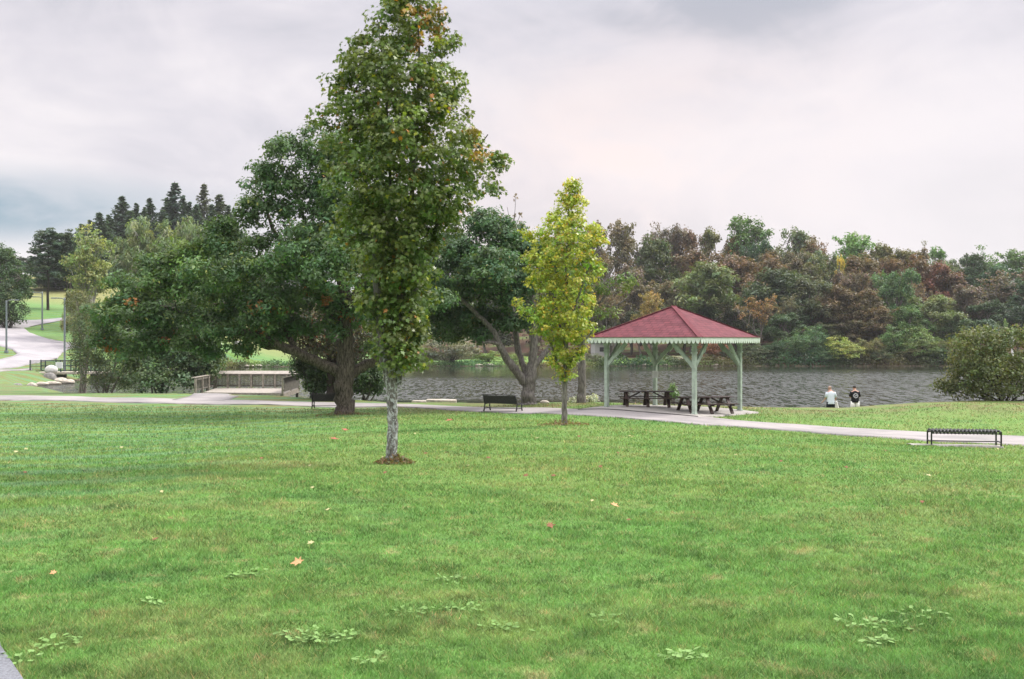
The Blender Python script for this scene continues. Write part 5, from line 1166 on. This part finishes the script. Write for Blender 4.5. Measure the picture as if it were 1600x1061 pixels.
# ------------------------------------------------------------------ two people at the water edge
def person(x, y, z, rz, label, shirt_m, shorts_m, hair_m, pose, shirt_len, emblem=False, build=1.0):
    root = empty('person', (x, y, z), rz, label, 'person')
    me = bpy.data.meshes.new('body'); V = []; E = []; RR = []
    def nd(p, r, par=None):
        V.append(p); RR.append(r)
        if par is not None: E.append((par, len(V)-1))
        return len(V)-1
    pel = nd((0, 0, .95), (.15, .11)); ab = nd((0, .01, 1.10), (.145*build, .11*build), pel); ch = nd((0, .02, 1.30), (.17*build, .12*build), ab); nk0 = nd((0, .02, 1.46), (.10, .09), ch)
    hx, hy, hz = pose['head']; nk = nd((hx*.35, .03+hy*.3, 1.53), (.058, .058), nk0); h1 = nd((hx*.7, .04+hy*.7, 1.60), (.075, .088), nk); h2 = nd((hx, .045+hy, 1.68+hz), (.083, .10), h1); nd((hx, .045+hy, 1.755+hz), (.055, .07), h2)
    nose = nd((hx, .155+hy, 1.665+hz), (.012, .014), h2)
    for s in (-1, 1):
        nd((hx+s*.085, .04+hy, 1.665+hz), (.012, .022), h2)
        sh = nd((s*.175*build, .02, 1.42), (.068, .062), nk0); el, wr = pose['arms'][0 if s < 0 else 1]
        e_ = nd((s*.20*build+el[0], el[1], el[2]), (.045, .045), sh); w_ = nd((s*.20*build+wr[0], wr[1], wr[2]), (.030, .026), e_)
        dv = (Vector(V[w_])-Vector(V[e_])).normalized(); side = Vector((1, 0, 0)); pm_ = Vector(V[w_])+dv*.07; p_ = nd(tuple(pm_), (.036, .018), w_)
        for k, L in enumerate((.075, .085, .08, .062)):
            o_ = side*((k-1.5)*.019); f1 = nd(tuple(pm_+dv*.035+o_), (.0095, .009), p_); f2 = nd(tuple(pm_+dv*(.035+L*.55)+o_+Vector((0, .012, 0))), (.008, .008), f1); nd(tuple(pm_+dv*(.035+L)+o_+Vector((0, .030, -.005))), (.007, .007), f2)
        t1 = nd(tuple(Vector(V[w_])+dv*.035-side*s*.035), (.011, .010), p_); nd(tuple(Vector(V[w_])+dv*.085-side*s*.055), (.009, .009), t1)
        lx = s*.10; kn = nd((lx+pose['legs'][0 if s < 0 else 1][0]*.5, .03, .52), (.062, .062), pel) if False else None
        hp = nd((lx, 0, .88), (.092, .095), pel); k_ = nd((lx*1.15+pose['legs'][0 if s < 0 else 1][0]*.5, .03+pose['legs'][0 if s < 0 else 1][1]*.5, .50), (.058, .06), hp)
        cf = nd((lx*1.2+pose['legs'][0 if s < 0 else 1][0]*.8, pose['legs'][0 if s < 0 else 1][1]*.8, .30), (.052, .056), k_); an = nd((lx*1.25+pose['legs'][0 if s < 0 else 1][0], pose['legs'][0 if s < 0 else 1][1], .08), (.034, .038), cf)
        nd((V[an][0]+s*.01, V[an][1]+.10, .04), (.040, .028), an)
        pose.setdefault('ank', []).append(V[an]); pose.setdefault('leg', []).append((V[hp], V[k_])); pose.setdefault('arm', []).append((V[sh], V[e_]))
    me.from_pydata(V, E, []); me.materials.append(m_skin); o = bpy.data.objects.new('body', me); COL.objects.link(o); o.parent = root
    sk = o.modifiers.new('skin', 'SKIN'); sk.use_smooth_shade = True
    for i, r in enumerate(RR): me.skin_vertices[0].data[i].radius = r
    me.skin_vertices[0].data[0].use_root = True
    sb = o.modifiers.new('subdivision', 'SUBSURF'); sb.levels = 2; sb.render_levels = 2
    # shirt: hanging shell with sleeves
    def shell(prof, name, m, parent=root, seg=20):
        mb = MB(); vs = []; fs = []
        for (cx_, cy_, cz_, rx_, ry_) in prof:
            for j in range(seg):
                a = 6.2832*j/seg; fold = 1+.025*math.sin(5*a+cz_*9); vs.append((cx_+rx_*math.cos(a)*fold, cy_+ry_*math.sin(a)*fold, cz_))
        for i in range(len(prof)-1):
            for j in range(seg): fs.append((i*seg+j, i*seg+(j+1) % seg, (i+1)*seg+(j+1) % seg, (i+1)*seg+j))
        mb.add(vs, fs); ob = mb.build(name, m, parent, smooth=True); so = ob.modifiers.new('thickness', 'SOLIDIFY'); so.thickness = .008; ob.modifiers.new('subdivision', 'SUBSURF').render_levels = 1
        return ob
    b_ = build; zb = shirt_len
    mb = None
    sh_o = shell([(0,0,zb,.225*b_,.165*b_),(0,0,zb+.12,.22*b_,.165*b_),(0,.01,1.05,.205*b_,.155*b_),(0,.02,1.25,.22*b_,.160*b_),(0,.02,1.38,.225*b_,.145*b_),(0,.02,1.45,.185*b_,.115),(0,.03,1.50,.10,.085),(0,.03,1.515,.072,.072)], 'shirt', shirt_m)
    for k in (0, 1):
        a, e = [Vector(q) for q in pose['arm'][k]]; mb = MB(); q1 = a.lerp(e, .35); q2 = a.lerp(e, .95)
        mb.tube([a+Vector((0,0,.02)), q1, q2], [.085*b_, .085*b_, .080*b_], 12, cap=False); ob = mb.build('sleeve', shirt_m, sh_o, smooth=True); ob.modifiers.new('thickness', 'SOLIDIFY').thickness = .008
    if emblem:        # round grey back print: a ring round a slanted bar
        def on_back(a_, z_): return (0+a_, -math.sqrt(max(.0001, 1-(a_/(.228*b_))**2))*.166*b_+.012, z_)
        vs = []; fs = []; zc = 1.24
        for j in range(32):
            an = 6.2832*j/32
            for r in (.085, .135): vs.append(on_back(math.cos(an)*r, zc+math.sin(an)*r))
        for j in range(32): k = (j+1) % 32; fs.append((2*j, 2*j+1, 2*k+1, 2*k))
        n0 = len(vs)
        for j in range(9):
            tt = -.072+j*.018
            for w_ in (-.024, .024): vs.append(on_back(tt*.86-w_*.5, zc+tt*.5+w_*.86))
        for j in range(8): fs.append((n0+2*j, n0+2*j+1, n0+2*j+3, n0+2*j+2))
        mb = MB(); mb.add(vs, fs); pr = mb.build('back_print', m_print, sh_o); pr.modifiers.new('thickness', 'SOLIDIFY').thickness = .012
    wst = shell([(0,0,.86,.19,.14),(0,0,.97,.185,.135),(0,0,1.03,.175,.13)], 'shorts', shorts_m)
    for k in (0, 1):
        a, e = [Vector(q) for q in pose['leg'][k]]; mb = MB(); mb.tube([a+Vector((0,0,.05)), a.lerp(e, .5), a.lerp(e, 1.0)], [.125, .125, .12], 14, cap=False); ob = mb.build('shorts_leg', shorts_m, wst, smooth=True); ob.modifiers.new('thickness', 'SOLIDIFY').thickness = .01
    mb = MB(); mb.ball((hx, .035+hy, 1.71+hz), (.091, .108, .088), 16, 10, .01, 4, zmin=-.45); hr = mb.build('hair', hair_m, root, smooth=True)
    mb = MB(); [mb.ball((hx+s*.032, .135+hy, 1.69+hz), (.012, .008, .009), 8, 6) for s in (-1, 1)]; mb.build('eyes', m_black, root)
    mb = MB(); mb.box((hx, .137+hy, 1.625+hz), (.045, .008, .010)); mb.build('mouth', m_bench_slat, root)
    for q in pose['ank']: mb = MB(); mb.ball((q[0], q[1]+.06, .045), (.052, .14, .055), 12, 8); mb.build('shoe', m_shoe, root, smooth=True)
    return root
x, y = at(1298, 53.6); zt_ = max(tz(x, y), -4.31)
person(x, y, -4.28, R(6), 'person in pale grey T-shirt and dark shorts holding a white cloth by the water', m_shirt_pale, m_short_black, m_hair_short,
       {'head': (-.02, .05, -.03), 'arms': [((-.06, .02, 1.14), (-.13, .16, .98)), ((.10, .0, 1.16), (.10, .14, .96))], 'legs': [(0, 0), (.04, .03)]}, .80)
x2, y2 = at(1336, 54.0)
person(x2, y2, -4.28, R(-3), 'person in a black T-shirt with round grey back print and white shorts', m_shirt_black, m_cloth_white, m_hair_dark,
       {'head': (-.01, .05, -.02), 'arms': [((-.05, .03, 1.16), (.06, .26, 1.10)), ((.05, .03, 1.16), (-.06, .26, 1.10))], 'legs': [(-.03, 0), (.04, 0)]}, .86, True)
# white towel in the hand of the first person
tw = MB(); vs = []; fs = []; 
for i in range(9):
    f_ = i/8; wd = .05+.16*f_
    for j in range(7): a = (j/6-.5); vs.append((a*2*wd+.10*f_, .03*math.sin(j*2.1+i*.4), -.85*f_))
for i in range(8):
    for j in range(6): fs.append((i*7+j, i*7+j+1, (i+1)*7+j+1, (i+1)*7+j))
tw.add(vs, fs); o = tw.build('towel', m_cloth_white, None, smooth=True); o.location = (x+.30, y+.10, -4.28+.98); o.modifiers.new('thickness', 'SOLIDIFY').thickness = .02; setp(o, 'long white cloth hanging from the hand of the person in pale shirt', 'towel')

# ------------------------------------------------------------------ fallen leaves and weeds on the lawn
def leaf_thing(name, x, y, size, col, label, group, seed):
    rng = np.random.default_rng(seed); sh = SHAPES['maple']; a = rng.uniform(0, 6.28); vs = []; mb = MB()
    for (p, q) in sh: vs.append((size*(p*math.cos(a)-q*math.sin(a)), size*(p*math.sin(a)+q*math.cos(a)), size*(.30*abs(q)+.25*p*p+.1)))
    mb.add(vs + [(v[0], v[1], v[2]-.003) for v in vs], [tuple(range(12)), tuple(range(12, 24))[::-1]] + [(i, 12+i, 12+(i+1) % 12, (i+1) % 12) for i in range(12)])
    o = mb.build(name, col); o.location = (x, y, tz(x, y)+.035); o.rotation_euler = (rng.uniform(-.3, .3)+.25, rng.uniform(-.3, .3), 0); setp(o, label, 'leaf', group); return o
m_fl = [flat('fallen_leaf_orange', (.52,.30,.14), .7, .2, .2, 40), flat('fallen_leaf_brown', (.24,.11,.06), .8, .2, .4, 40), flat('fallen_leaf_pale', (.40,.38,.18), .7, .2, .2, 40), flat('fallen_leaf_red', (.36,.12,.08), .8, .2, .3, 40)]
x, y = ray(465, 889); leaf_thing('fallen_leaf', x, y, .125, m_fl[0], 'large peach-orange fallen leaf alone on the near left lawn', None, 1)
for i, (px, row, s_, k_, lb) in enumerate([(539,675,.30,3,'reddish brown leaf cluster left of the tall maple, farther of two'),(523,690,.28,3,'reddish brown leaf cluster left of the tall maple, nearer of two'),(960,796,.13,0,'pale orange leaf on the lawn below the yellow maple'),
   (860,829,.12,1,'brown leaf on the lawn below and right of the tall maple'),(702,660,.34,3,'reddish leaf between the tall maple and the middle bench'),(83,903,.065,0,'small yellow-orange leaf near the left edge of the lawn')]):
    x, y = ray(px, row); leaf_thing('fallen_leaf', x, y, s_, m_fl[k_], lb, 'notable fallen leaves on the lawn', i+2)
rg = random.Random(8)
for i in range(36):
    px = rg.uniform(20, 1590) if i % 3 else rg.uniform(480, 1000); row = rg.choice([rg.uniform(655, 720), rg.uniform(700, 860)]); 
    if row < 705 and px > 1150: row += 45
    x, y = ray(px, row); br0 = i % 2
    leaf_thing('fallen_leaf', x, y, rg.uniform(.035, .06)*(1+y/18), m_fl[1] if br0 else m_fl[2], 'small brown fallen leaf lying on the mown lawn' if br0 else 'small pale yellowish fallen leaf lying on the mown lawn', 'small brown leaves on the lawn' if br0 else 'small pale leaves on the lawn', i+20)
m_weed = flat('weed_leaves', (.18,.31,.09), .7, .2, .35, 25); m_weed2 = flat('dark_weed_leaves', (.15,.27,.07), .7, .2, .35, 25)
for i, (px, row) in enumerate([(390,903),(235,948),(722,958),(700,913),(948,970),(500,1006),(540,1003),(585,1042),(792,992),(478,1003),(772,988),(1340,978),(1400,985),(1440,970),(382,902),(32,1040),(85,1012),(1375,1012),
    (472,803),(1020,806),(640,962),(1068,1038)]):
    x, y = ray(px, row); rng = np.random.default_rng(i+50); n = int(rng.integers(12, 30)); mb = MB(); vs = [np.array([0, 0, .004])]; fs = []; ex = rng.uniform(.07, .15)
    for k in range(n):       # leaves on thin stalks that all spring from one crown
        a = rng.uniform(0, 6.28); st_ = ex*rng.uniform(.2, 1.0); L = rng.uniform(.025, .05); w_ = L*rng.uniform(.3, .45); h0 = rng.uniform(.02, .045)
        dr = np.array([math.cos(a)*1.25, math.sin(a)*.9, 0]); tw_ = rng.uniform(-.8, .8); d2 = np.array([math.cos(a+tw_), math.sin(a+tw_), rng.uniform(-.3, .35)]); s2 = np.array([-d2[1], d2[0], rng.uniform(-.4, .4)])
        q = dr*st_ + np.array([0, 0, h0]); b0 = len(vs)
        vs += [q - s2*.002, q + s2*.002, q + d2*L*.4 + s2*w_, q + d2*L*.4 - np.array([0, 0, .004]), q + d2*L*.4 - s2*w_, q + d2*L*.85 + s2*w_*.6, q + d2*L*.85 - s2*w_*.6, q + d2*L]
        fs += [(0, b0+1, b0), (b0, b0+1, b0+2, b0+3), (b0, b0+3, b0+4), (b0+3, b0+2, b0+5, b0+7), (b0+3, b0+7, b0+6, b0+4)]
    mb.add(vs, fs)
    o = mb.build('lawn_weed', m_weed if i % 2 else m_weed2); o.location = (x, y, tz(x, y)-.004); setp(o, 'low broad-leaved weed rosette growing in the lawn', 'weed', 'broad-leaved weeds in the near lawn')

# ------------------------------------------------------------------ grass blades on the near lawn
rng = np.random.default_rng(77)
def in_poly(x, y, Pp):
    ins = np.zeros(len(x), bool); j = len(Pp)-1
    for i in range(len(Pp)):
        c1_ = (Pp[i][1] > y) != (Pp[j][1] > y); xi = Pp[i][0] + (y-Pp[i][1])*(Pp[j][0]-Pp[i][0])/(Pp[j][1]-Pp[i][1]+1e-12); ins ^= c1_ & (x < xi); j = i
    return ins
NB = 620000
u0 = rng.uniform(size=NB); dmin, dmax, pw = 4.2, 50.0, -0.55       # count per metre of depth falls off slowly
d_ = (dmin**pw + u0*(dmax**pw-dmin**pw))**(1/pw); x_ = rng.uniform(-.60, .60, NB)*d_ + rng.uniform(-.4, .4, NB)
keep = np.ones(NB, bool)
for P_ in POLYS: keep &= ~in_poly(x_, d_, P_)
keep &= lake_sd(x_, d_) < -2.5
x_, d_ = x_[keep], d_[keep]; n = len(x_); z_ = TZ(x_, d_)
def vnoise(x, y, sc, seed):
    q = np.random.default_rng(seed).uniform(size=(256, 256)); x = x*sc; y = y*sc; i = np.floor(x).astype(int); j = np.floor(y).astype(int); fx = x-i; fy = y-j
    fx = fx*fx*(3-2*fx); fy = fy*fy*(3-2*fy); g = lambda a, b_: q[a % 256, b_ % 256]
    return (g(i, j)*(1-fx)+g(i+1, j)*fx)*(1-fy) + (g(i, j+1)*(1-fx)+g(i+1, j+1)*fx)*fy
tuft = vnoise(x_, d_, 1.7, 1)*.4 + vnoise(x_, d_, 5.5, 2)*.35 + vnoise(x_, d_, 13, 3)*.25
hgt = (0.014+0.018*rng.uniform(size=n)+.055*np.clip(tuft-.35, 0, 1))*(0.9+d_/30); wdt = 0.0052*(d_/5.5)**0.9*rng.uniform(.7, 1.4, n)
an = rng.uniform(0, 6.28, n); ln = rng.normal(size=(n, 2))*0.75*hgt[:, None]
B0 = np.stack([x_, d_, z_-.005], -1); sx = np.stack([np.cos(an)*wdt, np.sin(an)*wdt, 0*an], -1)/2; tip = np.concatenate([ln, hgt[:, None]], 1)
V = np.stack([B0-sx, B0+sx, B0+tip], 1).reshape(-1, 3)
t2 = (vnoise(x_, d_, 3.4, 4)*.35+vnoise(x_, d_, 9, 14)*.65)[:, None]; t3 = vnoise(x_, d_, .45, 5)[:, None]
tt = rng.uniform(.65, 1.6, (n, 1))*(0.45+1.15*t2)*np.array([[1.0, 1.0, 1.0]])  # tuft-scale light and shade baked into the blade tint
straw = np.clip((vnoise(x_, d_, 2.2, 6)*.5+vnoise(x_, d_, 1.1, 7)*.5-.52)*4, 0, 1)[:, None]; tt = tt*(1-straw*.36) + tt*straw*.36*np.array([[2.1, 1.35, 1.8]])
dry = rng.uniform(size=n) < .09; tt[dry] = np.array([2.6, 1.4, 1.9])*rng.uniform(.8, 1.2, (dry.sum(), 1))
me = np_mesh('grass', V, np.arange(n*3), np.arange(n)*3, np.repeat(tt, 3, 0)); o = link_mesh('grass', me, m_blade); setp(o, 'short green grass blades of the mown lawn', kind='stuff')

# ------------------------------------------------------------------ thin damp air
m_haze = bpy.data.materials.new('haze'); m_haze.use_nodes = True; t = NT(m_haze.node_tree); t.n.clear()
vo = t.new('ShaderNodeOutputMaterial'); pv = t.new('ShaderNodeVolumePrincipled'); pv.inputs['Color'].default_value = (.84, .85, .88, 1); pv.inputs['Density'].default_value = 0.00016
t.link(pv.outputs[0], vo.inputs['Volume'])
_x, _y0, _y1 = float(xs[-1])+5, float(ys[0])-30, float(ys[-1])+5
mb = MB(); mb.box((0, (_y0+_y1)/2, 20), (2*_x, _y1-_y0, 64)); setp(mb.build('haze', m_haze), kind='stuff')
S.cycles.volume_bounces = 1
